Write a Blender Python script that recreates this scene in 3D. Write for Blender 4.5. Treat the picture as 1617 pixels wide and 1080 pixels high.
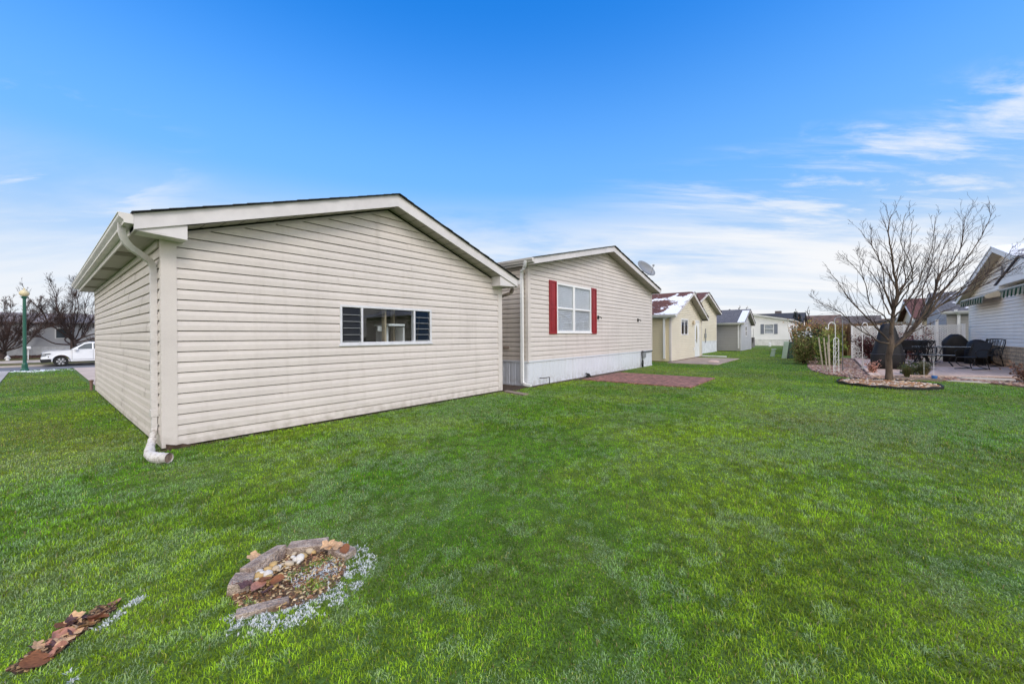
import bpy, bmesh, math, random
import numpy as np
from mathutils import Vector, Matrix
R = math.radians
random.seed(7)
for o in list(bpy.data.objects): bpy.data.objects.remove(o)
scene = bpy.context.scene
COL = scene.collection

# ---------------------------------------------------------------- camera
# world: x runs along the back walls of the houses, y towards the street, z up
EYE = 1.34
HEAD = 39.36
cam = bpy.data.cameras.new('camera'); camo = bpy.data.objects.new('camera', cam); COL.objects.link(camo)
cam.sensor_width = 36; cam.lens = 36*615/1617; cam.shift_y = -10/1617
cam.clip_start = 0.05; cam.clip_end = 3000
camo.matrix_world = Matrix.Translation((0, 0, EYE)) @ Matrix.Rotation(R(HEAD-90), 4, 'Z') @ Matrix.Rotation(R(90), 4, 'X') @ Matrix.Rotation(R(-0.35), 4, 'Z')
scene.camera = camo

# ---------------------------------------------------------------- world and sun
SUN_EL, SUN_AZ = 44, -106      # degrees; azimuth of the sun measured from +x towards +y
world = bpy.data.worlds.new('World'); scene.world = world; world.use_nodes = True
def build_world():
    nt = world.node_tree; nt.nodes.clear(); N = nt.nodes.new; L = nt.links.new
    out = N('ShaderNodeOutputWorld'); bg = N('ShaderNodeBackground'); bg.inputs['Strength'].default_value = 0.15
    L(bg.outputs[0], out.inputs[0])
    sky = N('ShaderNodeTexSky'); sky.sky_type = 'NISHITA'; sky.sun_disc = False
    sky.sun_elevation = R(SUN_EL); sky.sun_rotation = R(90-SUN_AZ)
    sky.air_density = 1.0; sky.dust_density = 0.6; sky.ozone_density = 3.0
    hs = N('ShaderNodeHueSaturation'); hs.inputs['Hue'].default_value = SKY['hue']; hs.inputs['Saturation'].default_value = SKY['sat']; hs.inputs['Value'].default_value = SKY['val']
    L(sky.outputs[0], hs.inputs['Color'])
    tc = N('ShaderNodeTexCoord')
    rot = N('ShaderNodeVectorRotate'); rot.rotation_type = 'Z_AXIS'; rot.inputs['Angle'].default_value = R(-HEAD+90)
    L(tc.outputs['Generated'], rot.inputs['Vector'])       # y = view heading, x = to the right of it
    sep = N('ShaderNodeSeparateXYZ'); L(rot.outputs[0], sep.inputs[0])
    def math_(op, a, b=None, clamp=False):
        m = N('ShaderNodeMath'); m.operation = op; m.use_clamp = clamp
        for i, q in enumerate((a, b)):
            if q is None: continue
            if isinstance(q, (int, float)): m.inputs[i].default_value = q
            else: L(q, m.inputs[i])
        return m.outputs[0]
    def ramp(x, a, b, lo=0.0, hi=1.0):
        m = N('ShaderNodeMapRange'); m.interpolation_type = 'SMOOTHSTEP'
        L(x, m.inputs[0]); m.inputs[1].default_value = a; m.inputs[2].default_value = b; m.inputs[3].default_value = lo; m.inputs[4].default_value = hi
        return m.outputs[0]
    x, y, z = sep.outputs
    zz = math_('ADD', math_('MAXIMUM', z, 0.0), 0.12)
    px, py = math_('DIVIDE', x, zz), math_('DIVIDE', y, zz)
    cb = N('ShaderNodeCombineXYZ'); L(px, cb.inputs[0]); L(py, cb.inputs[1])
    def noise(scale, sx, sy, rotz, detail=6, off=0.0, rough=0.55, dist=0.4):
        mp = N('ShaderNodeMapping'); mp.inputs['Scale'].default_value = (sx, sy, 1); mp.inputs['Rotation'].default_value = (0, 0, R(rotz)); mp.inputs['Location'].default_value = (off, off*.7, 0)
        L(cb.outputs[0], mp.inputs[0])
        n = N('ShaderNodeTexNoise'); n.inputs['Scale'].default_value = scale; n.inputs['Detail'].default_value = detail; n.inputs['Roughness'].default_value = rough; n.inputs['Distortion'].default_value = dist
        L(mp.outputs[0], n.inputs[0]); return n.outputs[0]
    def mix(f, a, b):
        m = N('ShaderNodeMix'); m.data_type = 'RGBA'; L(f, m.inputs[0])
        for i, q in ((6, a), (7, b)):
            if isinstance(q, tuple): m.inputs[i].default_value = (*q, 1)
            else: L(q, m.inputs[i])
        return m.outputs[2]
    # bright veil near the horizon
    c = mix(math_('MULTIPLY', ramp(z, 0.68, 0.19), 0.92), hs.outputs[0], SKY['azure'])
    veil = math_('POWER', ramp(z, 0.36, 0.02), SKY['vp'])
    c = mix(math_('MULTIPLY', veil, 0.95, True), c, SKY['veil'])
    # soft sheets of cloud low down, stronger to the right
    n1 = ramp(noise(0.75, 0.5, 1.4, 24, 8, 3.1, .6), 0.37, 0.58)
    low = math_('MULTIPLY', ramp(z, 0.36, 0.14), ramp(x, -0.75, 0.30, 0.55, 1.0))
    c = mix(math_('MULTIPLY', math_('MULTIPLY', n1, low), 0.95, True), c, SKY['cloud'])
    # thin streaks at the right
    n2 = ramp(noise(2.1, 0.30, 1.9, 26, 9, 12.3, .66), 0.47, 0.72)
    st = math_('MULTIPLY', math_('MULTIPLY', ramp(z, 0.40, 0.29), ramp(z, 0.08, 0.2)), ramp(x, 0.1, 0.5))
    c = mix(math_('MULTIPLY', math_('MULTIPLY', n2, st), 0.75, True), c, SKY['cloud'])
    # small puffs
    n3 = ramp(noise(2.6, 0.6, 1.5, 22, 8, 8.5, .6), 0.50, 0.68)
    pf = math_('MULTIPLY', math_('MULTIPLY', ramp(z, 0.42, 0.34), ramp(z, 0.16, 0.24)), math_('ADD', ramp(x, 0.35, 0.6), ramp(x, -0.55, -0.75), True))
    c = mix(math_('MULTIPLY', math_('MULTIPLY', n3, pf), 0.7, True), c, SKY['cloud'])
    # unseen bright cloud added behind the camera and far left, to whiten the light
    n4 = ramp(noise(0.5, 1, 1, 0, 5, 21.0), 0.30, 0.55)
    bk = math_('MULTIPLY', math_('MAXIMUM', ramp(y, 0.12, -0.35), ramp(x, -0.82, -0.97)), n4)
    c = mix(math_('MULTIPLY', bk, 0.92, True), c, (10.0, 9.3, 8.5))
    L(c, bg.inputs['Color'])
SKY = dict(hue=0.508, sat=1.40, val=1.62, vp=1.15, azure=(1.10, 2.55, 4.6), veil=(4.2, 4.4, 4.65), cloud=(4.75, 4.8, 4.9))
build_world()
sun = bpy.data.lights.new('sun', 'SUN'); suno = bpy.data.objects.new('sun', sun); COL.objects.link(suno)
sun.energy = 1.3; sun.angle = R(22); sun.color = (1.0, 0.94, 0.84)
sd = Vector((math.cos(R(SUN_EL))*math.cos(R(SUN_AZ)), math.cos(R(SUN_EL))*math.sin(R(SUN_AZ)), math.sin(R(SUN_EL))))
suno.rotation_euler = sd.to_track_quat('Z', 'Y').to_euler()
suno.location = (0, 0, 30)
scene.view_settings.view_transform = 'Standard'; scene.view_settings.look = 'None'
scene.view_settings.exposure = 0.42; scene.view_settings.gamma = 1.0
scene.render.engine = 'CYCLES'

# ---------------------------------------------------------------- helpers
def tag(o, label=None, cat=None, group=None, kind=None):
    if label: o['label'] = label
    if cat: o['category'] = cat
    if group: o['group'] = group
    if kind: o['kind'] = kind
    return o
def thing(name, label, cat, loc=(0, 0, 0), rz=0, group=None):
    o = bpy.data.objects.new(name, None); o.empty_display_size = .2; COL.objects.link(o)
    o.location = loc; o.rotation_euler = (0, 0, rz)
    return tag(o, label, cat, group)
class MB:
    def __init__(s): s.v = []; s.f = []; s.c = []
    def add(s, vs, fs):
        b = len(s.v); s.v.extend(tuple(p) for p in vs); s.f.extend(tuple(i+b for i in f) for f in fs); return b
    def quad(s, a, b, c, d): s.add((a, b, c, d), ((0, 1, 2, 3),))
    def box(s, x0, x1, y0, y1, z0, z1):
        s.add([(x, y, z) for z in (z0, z1) for y in (y0, y1) for x in (x0, x1)],
              ((0, 2, 3, 1), (4, 5, 7, 6), (0, 1, 5, 4), (2, 6, 7, 3), (0, 4, 6, 2), (1, 3, 7, 5)))
    def prism(s, poly, a0, a1, axis='y', close=True):
        """poly: 2-D outline; axis y: (x,z), axis x: (y,z), axis z: (x,y)"""
        def P(p, a): return (p[0], a, p[1]) if axis == 'y' else ((a, p[0], p[1]) if axis == 'x' else (p[0], p[1], a))
        n = len(poly); vs = [P(p, a0) for p in poly]+[P(p, a1) for p in poly]
        fs = [(i, (i+1) % n, n+(i+1) % n, n+i) for i in range(n)]
        if close: fs += [tuple(range(n))[::-1], tuple(range(n, 2*n))]
        s.add(vs, fs)
    def tube(s, pts, rad, n=6, cap=True):
        pts = [Vector(p) for p in pts]
        if not hasattr(rad, '__len__'): rad = [rad]*len(pts)
        vs = []; up = None
        for i, p in enumerate(pts):
            d = (pts[min(i+1, len(pts)-1)]-pts[max(i-1, 0)])
            if d.length < 1e-9: d = Vector((0, 0, 1))
            d.normalize()
            if up is None: up = d.orthogonal().normalized()
            up = (up-d*up.dot(d));
            if up.length < 1e-6: up = d.orthogonal()
            up.normalize(); sd_ = d.cross(up)
            for k in range(n):
                a = 2*math.pi*k/n
                vs.append(p+(up*math.cos(a)+sd_*math.sin(a))*rad[i])
        fs = [(i*n+k, i*n+(k+1) % n, (i+1)*n+(k+1) % n, (i+1)*n+k) for i in range(len(pts)-1) for k in range(n)]
        if cap and n > 2: fs += [tuple(range(n))[::-1], tuple(range((len(pts)-1)*n, len(pts)*n))]
        s.add(vs, fs)
    def loft(s, rings, cap=True):
        n = len(rings[0]); vs = [p for r in rings for p in r]
        fs = [(i*n+k, i*n+(k+1) % n, (i+1)*n+(k+1) % n, (i+1)*n+k) for i in range(len(rings)-1) for k in range(n)]
        if cap: fs += [tuple(range(n))[::-1], tuple(range((len(rings)-1)*n, len(rings)*n))]
        s.add(vs, fs)
    def lathe(s, prof, c=(0, 0, 0), n=16):
        s.loft([[(c[0]+r*math.cos(2*math.pi*k/n), c[1]+r*math.sin(2*math.pi*k/n), c[2]+z) for k in range(n)] for r, z in prof])
    def build(s, name, m, parent=None, smooth=False, bevel=0, col=None, recalc=True):
        me = bpy.data.meshes.new(name); me.from_pydata(s.v, [], s.f); me.update()
        if recalc and len(s.f) < 60000:
            bm = bmesh.new(); bm.from_mesh(me); bmesh.ops.recalc_face_normals(bm, faces=bm.faces); bm.to_mesh(me); bm.free()
        o = bpy.data.objects.new(name, me); COL.objects.link(o)
        me.materials.append(m)
        if smooth: me.polygons.foreach_set('use_smooth', [True]*len(me.polygons))
        if bevel:
            b = o.modifiers.new('bevel', 'BEVEL'); b.width = bevel; b.segments = 2; b.limit_method = 'ANGLE'
        if parent: o.parent = parent
        return o

# ---------------------------------------------------------------- materials
def mat(name, col, rough=.7, var=.10, scale=3.0, bump=0.0, bscale=60.0, metal=0, col2=None, lo=.4, hi=.65, detail=6, stretch=(1, 1, 1), spec=.4, fine=0.0, fscale=80):
    m = bpy.data.materials.new(name); m.use_nodes = True
    nt = m.node_tree; N = nt.nodes.new; L = nt.links.new
    b = nt.nodes['Principled BSDF']; b.inputs['Roughness'].default_value = rough; b.inputs['Metallic'].default_value = metal
    b.inputs['Specular IOR Level'].default_value = spec
    tc = N('ShaderNodeTexCoord'); mp = N('ShaderNodeMapping'); mp.inputs['Scale'].default_value = stretch; L(tc.outputs['Object'], mp.inputs[0])
    n = N('ShaderNodeTexNoise'); n.inputs['Scale'].default_value = scale; n.inputs['Detail'].default_value = detail; L(mp.outputs[0], n.inputs[0])
    r = N('ShaderNodeMapRange'); r.inputs[1].default_value = lo; r.inputs[2].default_value = hi; L(n.outputs[0], r.inputs[0])
    mx = N('ShaderNodeMix'); mx.data_type = 'RGBA'; L(r.outputs[0], mx.inputs[0])
    c2 = col2 or tuple(c*(1+var) for c in col); c1 = col if col2 else tuple(c*(1-var) for c in col)
    mx.inputs[6].default_value = (*c1, 1); mx.inputs[7].default_value = (*c2, 1)
    out = mx.outputs[2]
    if fine:
        n3 = N('ShaderNodeTexNoise'); n3.inputs['Scale'].default_value = fscale; n3.inputs['Detail'].default_value = 3; L(mp.outputs[0], n3.inputs[0])
        r3 = N('ShaderNodeMapRange'); r3.inputs[1].default_value = .3; r3.inputs[2].default_value = .7; r3.inputs[3].default_value = 1-fine; r3.inputs[4].default_value = 1+fine; L(n3.outputs[0], r3.inputs[0])
        vm = N('ShaderNodeVectorMath'); vm.operation = 'SCALE'; L(out, vm.inputs[0]); L(r3.outputs[0], vm.inputs['Scale']); out = vm.outputs[0]
    L(out, b.inputs['Base Color'])
    if bump:
        n2 = N('ShaderNodeTexNoise'); n2.inputs['Scale'].default_value = bscale; n2.inputs['Detail'].default_value = 4; L(mp.outputs[0], n2.inputs[0])
        bp = N('ShaderNodeBump'); bp.inputs['Strength'].default_value = bump; bp.inputs['Distance'].default_value = .02; L(n2.outputs[0], bp.inputs['Height']); L(bp.outputs[0], b.inputs['Normal'])
    m['_out'] = 0
    return m
def brickmat(name, c1, c2, mortar, w, h, axes='xy', rough=.85, msize=.012, snow=None, bias=0, var=.25):
    m = mat(name, c1, rough); nt = m.node_tree; N = nt.nodes.new; L = nt.links.new
    b = nt.nodes['Principled BSDF']; tc = N('ShaderNodeTexCoord'); sp = N('ShaderNodeSeparateXYZ'); L(tc.outputs['Object'], sp.inputs[0])
    cb = N('ShaderNodeCombineXYZ'); ix = {'x': 0, 'y': 1, 'z': 2}
    L(sp.outputs[ix[axes[0]]], cb.inputs[0]); L(sp.outputs[ix[axes[1]]], cb.inputs[1])
    br = N('ShaderNodeTexBrick'); L(cb.outputs[0], br.inputs[0])
    br.inputs['Color1'].default_value = (*c1, 1); br.inputs['Color2'].default_value = (*c2, 1); br.inputs['Mortar'].default_value = (*mortar, 1)
    br.inputs['Scale'].default_value = 1; br.inputs['Brick Width'].default_value = w; br.inputs['Row Height'].default_value = h; br.inputs['Mortar Size'].default_value = msize; br.inputs['Bias'].default_value = bias
    n = N('ShaderNodeTexNoise'); n.inputs['Scale'].default_value = 9; n.inputs['Detail'].default_value = 8; L(tc.outputs['Object'], n.inputs[0])
    r = N('ShaderNodeMapRange'); r.inputs[1].default_value = .3; r.inputs[2].default_value = .7; r.inputs[3].default_value = 1-var; r.inputs[4].default_value = 1+var; L(n.outputs[0], r.inputs[0])
    vm = N('ShaderNodeVectorMath'); vm.operation = 'SCALE'; L(br.outputs[0], vm.inputs[0]); L(r.outputs[0], vm.inputs['Scale'])
    out = vm.outputs[0]
    if snow:
        n2 = N('ShaderNodeTexNoise'); n2.inputs['Scale'].default_value = snow[0]; n2.inputs['Detail'].default_value = 7; n2.inputs['Roughness'].default_value = .6
        mp = N('ShaderNodeMapping'); mp.inputs['Location'].default_value = (snow[3], 0, 0) if len(snow) > 3 else (0, 0, 0); L(tc.outputs['Object'], mp.inputs[0]); L(mp.outputs[0], n2.inputs[0])
        r2 = N('ShaderNodeMapRange'); r2.inputs[1].default_value = snow[1]; r2.inputs[2].default_value = snow[2]
        if len(snow) > 4:      # more snow lies towards the gable end
            gy = N('ShaderNodeMapRange'); gy.inputs[1].default_value = snow[4]; gy.inputs[2].default_value = snow[5]; gy.inputs[3].default_value = .10; gy.inputs[4].default_value = -.06; L(sp.outputs[1], gy.inputs[0])
            ad = N('ShaderNodeMath'); L(n2.outputs[0], ad.inputs[0]); L(gy.outputs[0], ad.inputs[1]); L(ad.outputs[0], r2.inputs[0])
        else: L(n2.outputs[0], r2.inputs[0])
        mx = N('ShaderNodeMix'); mx.data_type = 'RGBA'; L(r2.outputs[0], mx.inputs[0]); L(out, mx.inputs[6]); mx.inputs[7].default_value = (.8, .82, .86, 1); out = mx.outputs[2]
    L(out, b.inputs['Base Color'])
    bp = N('ShaderNodeBump'); bp.inputs['Strength'].default_value = .5; bp.inputs['Distance'].default_value = .01; L(br.outputs['Fac'], bp.inputs['Height']); bp.invert = True; L(bp.outputs[0], b.inputs['Normal'])
    return m
def glassmat(name, tint=(1, 1, 1), rough=.0, refl=1.0):
    m = bpy.data.materials.new(name); m.use_nodes = True; nt = m.node_tree; nt.nodes.clear(); N = nt.nodes.new; L = nt.links.new
    o = N('ShaderNodeOutputMaterial'); mx = N('ShaderNodeMixShader'); t = N('ShaderNodeBsdfTransparent'); g = N('ShaderNodeBsdfGlossy')
    t.inputs[0].default_value = (*tint, 1); g.inputs['Roughness'].default_value = rough
    lw = N('ShaderNodeLayerWeight'); pw = N('ShaderNodeMath'); pw.operation = 'POWER'; pw.inputs[1].default_value = 3.5; L(lw.outputs['Facing'], pw.inputs[0])
    mm = N('ShaderNodeMath'); mm.operation = 'MULTIPLY_ADD'; mm.inputs[1].default_value = .75*refl; mm.inputs[2].default_value = .035*refl; mm.use_clamp = True; L(pw.outputs[0], mm.inputs[0])
    L(mm.outputs[0], mx.inputs[0]); L(t.outputs[0], mx.inputs[1]); L(g.outputs[0], mx.inputs[2]); L(mx.outputs[0], o.inputs[0])
    return m
def attrmat(name, rough=.75, transl=.25, spec=.25):
    m = bpy.data.materials.new(name); m.use_nodes = True; nt = m.node_tree; N = nt.nodes.new; L = nt.links.new
    b = nt.nodes['Principled BSDF']; a = N('ShaderNodeAttribute'); a.attribute_name = 'Col'
    L(a.outputs['Color'], b.inputs['Base Color']); b.inputs['Roughness'].default_value = rough; b.inputs['Specular IOR Level'].default_value = spec
    if transl:
        t = N('ShaderNodeBsdfTranslucent'); L(a.outputs['Color'], t.inputs[0]); mx = N('ShaderNodeMixShader'); mx.inputs[0].default_value = transl
        L(b.outputs[0], mx.inputs[1]); L(t.outputs[0], mx.inputs[2]); L(mx.outputs[0], nt.nodes['Material Output'].inputs[0])
    return m
M = {}
def dirty(m, amt=.5, h=.30):
    nt = m.node_tree; N = nt.nodes.new; L = nt.links.new; b = nt.nodes['Principled BSDF']; src = b.inputs['Base Color'].links[0].from_socket
    tc = N('ShaderNodeTexCoord'); sp = N('ShaderNodeSeparateXYZ'); L(tc.outputs['Object'], sp.inputs[0])
    g = N('ShaderNodeMapRange'); g.inputs[1].default_value = h; g.inputs[2].default_value = 0; L(sp.outputs[2], g.inputs[0])
    n = N('ShaderNodeTexNoise'); n.inputs['Scale'].default_value = 9; n.inputs['Detail'].default_value = 8; L(tc.outputs['Object'], n.inputs[0])
    k = N('ShaderNodeMapRange'); k.inputs[1].default_value = .42; k.inputs[2].default_value = .66; L(n.outputs[0], k.inputs[0])
    mu = N('ShaderNodeMath'); mu.operation = 'MULTIPLY'; L(g.outputs[0], mu.inputs[0]); L(k.outputs[0], mu.inputs[1])
    # faint vertical run-off streaks
    mp = N('ShaderNodeMapping'); mp.inputs['Scale'].default_value = (7, 7, .35); L(tc.outputs['Object'], mp.inputs[0])
    n2 = N('ShaderNodeTexNoise'); n2.inputs['Scale'].default_value = 1; n2.inputs['Detail'].default_value = 5; L(mp.outputs[0], n2.inputs[0])
    k2 = N('ShaderNodeMapRange'); k2.inputs[1].default_value = .55; k2.inputs[2].default_value = .75; k2.inputs[4].default_value = .16; L(n2.outputs[0], k2.inputs[0])
    ad = N('ShaderNodeMath'); ad.operation = 'MULTIPLY_ADD'; ad.inputs[1].default_value = amt; L(mu.outputs[0], ad.inputs[0]); L(k2.outputs[0], ad.inputs[2])
    mx = N('ShaderNodeMix'); mx.data_type = 'RGBA'; L(ad.outputs[0], mx.inputs[0]); L(src, mx.inputs[6]); mx.inputs[7].default_value = (.25, .21, .15, 1); L(mx.outputs[2], b.inputs['Base Color']); return m
M['siding'] = mat('cream_vinyl', (.612, .554, .512), .55, .035, 1.3, fine=.03, fscale=14)
M['siding_tan'] = mat('tan_vinyl', (.60, .53, .465), .55, .06, 1.3, fine=.03, fscale=14)  # slightly darker, tanner copy of the cream siding, for one home's side walls
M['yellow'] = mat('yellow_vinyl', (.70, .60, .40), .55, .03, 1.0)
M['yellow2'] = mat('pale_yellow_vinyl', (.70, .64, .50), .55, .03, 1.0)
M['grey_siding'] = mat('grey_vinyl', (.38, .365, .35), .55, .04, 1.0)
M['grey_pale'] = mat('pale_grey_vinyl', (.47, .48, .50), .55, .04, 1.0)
M['white_siding'] = mat('white_vinyl', (.88, .87, .86), .55, .03, 1.0)
M['offwhite'] = mat('offwhite_vinyl', (.87, .81, .74), .55, .04, 1.0)
M['trim'] = mat('trim_cream', (.60, .545, .508), .5, .05, 2.0, fine=.03)
M['trimw'] = mat('clean_white_trim', (.78, .78, .78), .45, .03, 2.0)
M['fascia'] = mat('fascia_white', (.63, .595, .59), .45, .06, 1.2, fine=.04, fscale=9)
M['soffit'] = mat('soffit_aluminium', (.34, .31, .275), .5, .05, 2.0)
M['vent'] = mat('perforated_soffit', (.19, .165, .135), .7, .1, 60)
M['metal'] = mat('gutter_aluminium', (.60, .565, .54), .35, .08, 1.5, metal=.0, fine=.05, fscale=12)
M['down'] = mat('downspout_aluminium', (.60, .575, .565), .4, .08, 2.0, fine=.05, fscale=20)
M['skirt'] = mat('skirting_vinyl', (.62, .64, .69), .5, .03, 1.0)
M['red'] = mat('red_shutter_plastic', (.27, .018, .022), .45, .1, 4)
M['blueshut'] = mat('slate_shutter_plastic', (.20, .22, .27), .5, .08, 4)
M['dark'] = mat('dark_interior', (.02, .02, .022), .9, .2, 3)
M['interior'] = mat('interior_board', (.035, .033, .03), .9, .3, 3)
M['stud'] = mat('pine_stud', (.38, .30, .20), .8, .12, 8)
M['shingle_dark'] = mat('dark_shingles', (.045, .045, .05), .9, .3, 30, bump=.6, bscale=120)
M['shingle_side'] = M['shingle_dark']
M['roof_brown'] = brickmat('brown_snowy_shingles', (.17, .07, .05), (.12, .05, .04), (.06, .03, .02), .3, .14, 'yx', snow=(1.4, .545, .585, 2.0, 5.8, 7.4))
M['roof_brown2'] = brickmat('brown_shingles', (.15, .06, .045), (.11, .05, .04), (.06, .03, .02), .3, .14, 'yx')
M['roof_grey'] = brickmat('grey_shingles', (.15, .15, .165), (.11, .11, .125), (.06, .06, .07), .3, .14, 'yx')
M['roof_grey_snow'] = brickmat('grey_snowy_shingles', (.16, .16, .17), (.11, .11, .12), (.06, .06, .07), .3, .14, 'yx', snow=(.9, .56, .62))
M['roof_snowy'] = brickmat('snow_covered_shingles', (.20, .18, .18), (.14, .13, .13), (.08, .07, .07), .3, .14, 'yx', snow=(.9, .40, .50))
M['roof_far'] = mat('far_roof', (.10, .085, .08), .9, .3, 1.0)
M['roof_far_brown'] = mat('far_brown_roof', (.13, .085, .07), .9, .3, 1.0)
M['black'] = mat('black_plastic', (.012, .012, .013), .5, .2, 10)
M['blackmetal'] = mat('black_iron', (.016, .015, .015), .7, .2, 20)
M['cover'] = mat('black_vinyl_cover', (.012, .011, .012), .62, .25, 5, bump=.5, bscale=8)
M['galv'] = mat('grey_metal', (.30, .31, .33), .4, .1, 6, metal=.3)
M['dish'] = mat('dish_grey', (.20, .215, .24), .45, .06, 3)
M['concrete'] = mat('concrete', (.46, .41, .36), .9, .12, 2.5, bump=.3, bscale=40, fine=.1, fscale=60)
M['concrete_brown'] = mat('brown_concrete', (.33, .26, .21), .9, .15, 2.5, bump=.3, bscale=40, fine=.12, fscale=60)
M['asphalt'] = mat('asphalt', (.16, .165, .18), .9, .12, 1.5, bump=.3, bscale=80, fine=.12, fscale=50)
M['stone'] = mat('rough_concrete_block', (.42, .34, .28), .95, .0, 14, bump=1.0, bscale=70, col2=(.20, .14, .11), fine=.35, fscale=160)
M['slabstone'] = mat('flagstone', (.52, .46, .39), .9, .1, 6, bump=.4, bscale=30)
M['bark'] = mat('tree_bark', (.11, .080, .058), .95, .25, 9, bump=1.0, bscale=45, stretch=(1, 1, .3), col2=(.038, .027, .021), fine=.2, fscale=60)
M['bark_dark'] = mat('dark_bark', (.06, .042, .038), .95, .2, 6)
M['twig'] = mat('twig', (.032, .019, .018), .9, .2, 6)
M['twig_red'] = mat('reddish_twig', (.072, .042, .034), .9, .2, 3)
M['snow'] = mat('snow', (.72, .75, .79), .8, .04, 20, bump=.3, bscale=60)
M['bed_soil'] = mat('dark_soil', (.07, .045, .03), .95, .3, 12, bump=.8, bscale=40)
M['deck'] = mat('deck_board', (.66, .48, .37), .75, .12, 3, stretch=(.3, 4, 1), fine=.06)
M['white_paint'] = mat('white_paint', (.80, .80, .79), .4, .03, 4)
M['truck'] = mat('truck_paint', (.80, .81, .82), .15, .02, 4, spec=.6)
M['rubber'] = mat('tyre_rubber', (.018, .018, .018), .85, .2, 10)
M['alloy'] = mat('alloy_rim', (.55, .56, .58), .3, .05, 10, metal=.7)
M['carglass'] = mat('tinted_glass', (.05, .065, .075), .05, .2, 2, spec=.8)
M['lamp_green'] = mat('green_post_paint', (.017, .095, .062), .4, .08, 3)
M['globe'] = mat('cream_globe', (.62, .54, .33), .3, .06, 6)
M['ped_green'] = mat('pale_green_cabinet', (.28, .37, .29), .5, .08, 4)
M['ped_dark'] = mat('dark_green_cabinet', (.02, .04, .035), .5, .1, 4)
M['awn_green'] = mat('awning_green', (.015, .12, .08), .8, .1, 6)
M['awn_white'] = mat('awning_white', (.72, .73, .70), .8, .05, 6)
M['tan'] = mat('tan_metal', (.58, .50, .37), .5, .05, 3)
M['blue'] = mat('blue_glaze', (.05, .16, .42), .35, .2, 8)
M['ledge'] = brickmat('tan_ledge_stone', (.62, .43, .25), (.48, .33, .19), (.16, .12, .09), .42, .13, 'xz', msize=.010, var=.3)
M['paver'] = brickmat('red_pavers', (.30, .135, .105), (.20, .10, .08), (.10, .06, .045), .22, .11, 'xy', msize=.006, var=.55)
M['glass'] = glassmat('window_glass', (.90, .92, .93), .0, 1.1)
M['glass_blind'] = glassmat('window_glass_grey', (.88, .90, .92), .02, 1.1)
M['glass_rough'] = glassmat('jalousie_glass', (.42, .42, .42), .10, .8)
M['blind'] = mat('blind_slats', (.78, .77, .77), .6, .04, 3)
M['leafattr'] = attrmat('leaves_coloured', .7, .25)
M['grassattr'] = attrmat('grass_blades', .6, .35, .25)
M['chips'] = attrmat('stone_chips', .85, 0)

for k_ in ('siding', 'siding_tan', 'trim', 'skirt', 'down'): dirty(M[k_])
# ---------------------------------------------------------------- numpy noise
_rs = np.random.RandomState(5); _LAT = _rs.rand(256, 256).astype(np.float32)
def vnoise(x, y):
    xi = np.floor(x).astype(int); yi = np.floor(y).astype(int); fx = x-xi; fy = y-yi
    fx = fx*fx*(3-2*fx); fy = fy*fy*(3-2*fy)
    a = _LAT[xi & 255, yi & 255]; b = _LAT[(xi+1) & 255, yi & 255]; c = _LAT[xi & 255, (yi+1) & 255]; d = _LAT[(xi+1) & 255, (yi+1) & 255]
    return (a*(1-fx)+b*fx)*(1-fy)+(c*(1-fx)+d*fx)*fy
def fbm(x, y, s, o=4, off=0):
    t = 0; amp = 1; tot = 0
    for k in range(o):
        t = t+amp*vnoise(x*s+off+k*17.3, y*s+off*1.7+k*9.1); tot += amp; amp *= .5; s *= 2.03
    return t/tot
def sstep(a, b, x):
    t = np.clip((x-a)/(b-a), 0, 1); return t*t*(3-2*t)
def ter(x, y):
    """height of the ground"""
    y = np.asarray(y, dtype=float)
    return -.75*sstep(25.5, 36, y)+.50*sstep(46.5, 54, y)
def colmesh(name, V, F, C, m, nper, parent=None):
    """V (n,3), F (m,k) arrays, C per-vertex colour (n,3)"""
    me = bpy.data.meshes.new(name); k = F.shape[1]
    me.vertices.add(len(V)); me.vertices.foreach_set('co', np.ascontiguousarray(V, dtype=np.float32).ravel())
    me.loops.add(F.size); me.loops.foreach_set('vertex_index', F.astype(np.int32).ravel())
    me.polygons.add(len(F)); me.polygons.foreach_set('loop_start', np.arange(0, F.size, k, dtype=np.int32))
    a = me.attributes.new('Col', 'FLOAT_COLOR', 'POINT')
    a.data.foreach_set('color', np.hstack([C, np.ones((len(C), 1))]).astype(np.float32).ravel())
    me.update(); me.validate()
    me.materials.append(m)
    o = bpy.data.objects.new(name, me); COL.objects.link(o)
    if parent: o.parent = parent
    return o

# ---------------------------------------------------------------- ground
def axis_lines(a, b, dense):
    pts = set([a, b])
    for lo, hi, st in dense:
        k = lo
        while k <= hi: pts.add(round(k, 3)); k += st
    return sorted(pts)
def sheet(name, xs, ys, off, m):
    V = [(x, y, float(ter(x, y))+off) for y in ys for x in xs]; n = len(xs)
    F = [(j*n+i, j*n+i+1, (j+1)*n+i+1, (j+1)*n+i) for j in range(len(ys)-1) for i in range(n-1)]
    b = MB(); b.v = V; b.f = F
    return tag(b.build(name, m, recalc=False), kind='structure')
gm = mat('lawn_soil', (.075, .145, .020), .95, .0, 1.1, bump=.6, bscale=90, col2=(.11, .155, .03), fine=.35, fscale=45)
sheet('ground', axis_lines(-700, 900, [(-60, 100, 10)]), axis_lines(-700, 700, [(-60, 20, 10), (22, 60, 1)]), 0, gm)
fm = mat('dry_field', (.20, .12, .06), .95, .0, .25, bump=.5, bscale=8, col2=(.15, .13, .05), fine=.3, fscale=8)
sheet('field', [72, 100, 200, 700], [-400, -50, 1.9, 3.4][:3]+[3.2], .02, fm)
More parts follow.
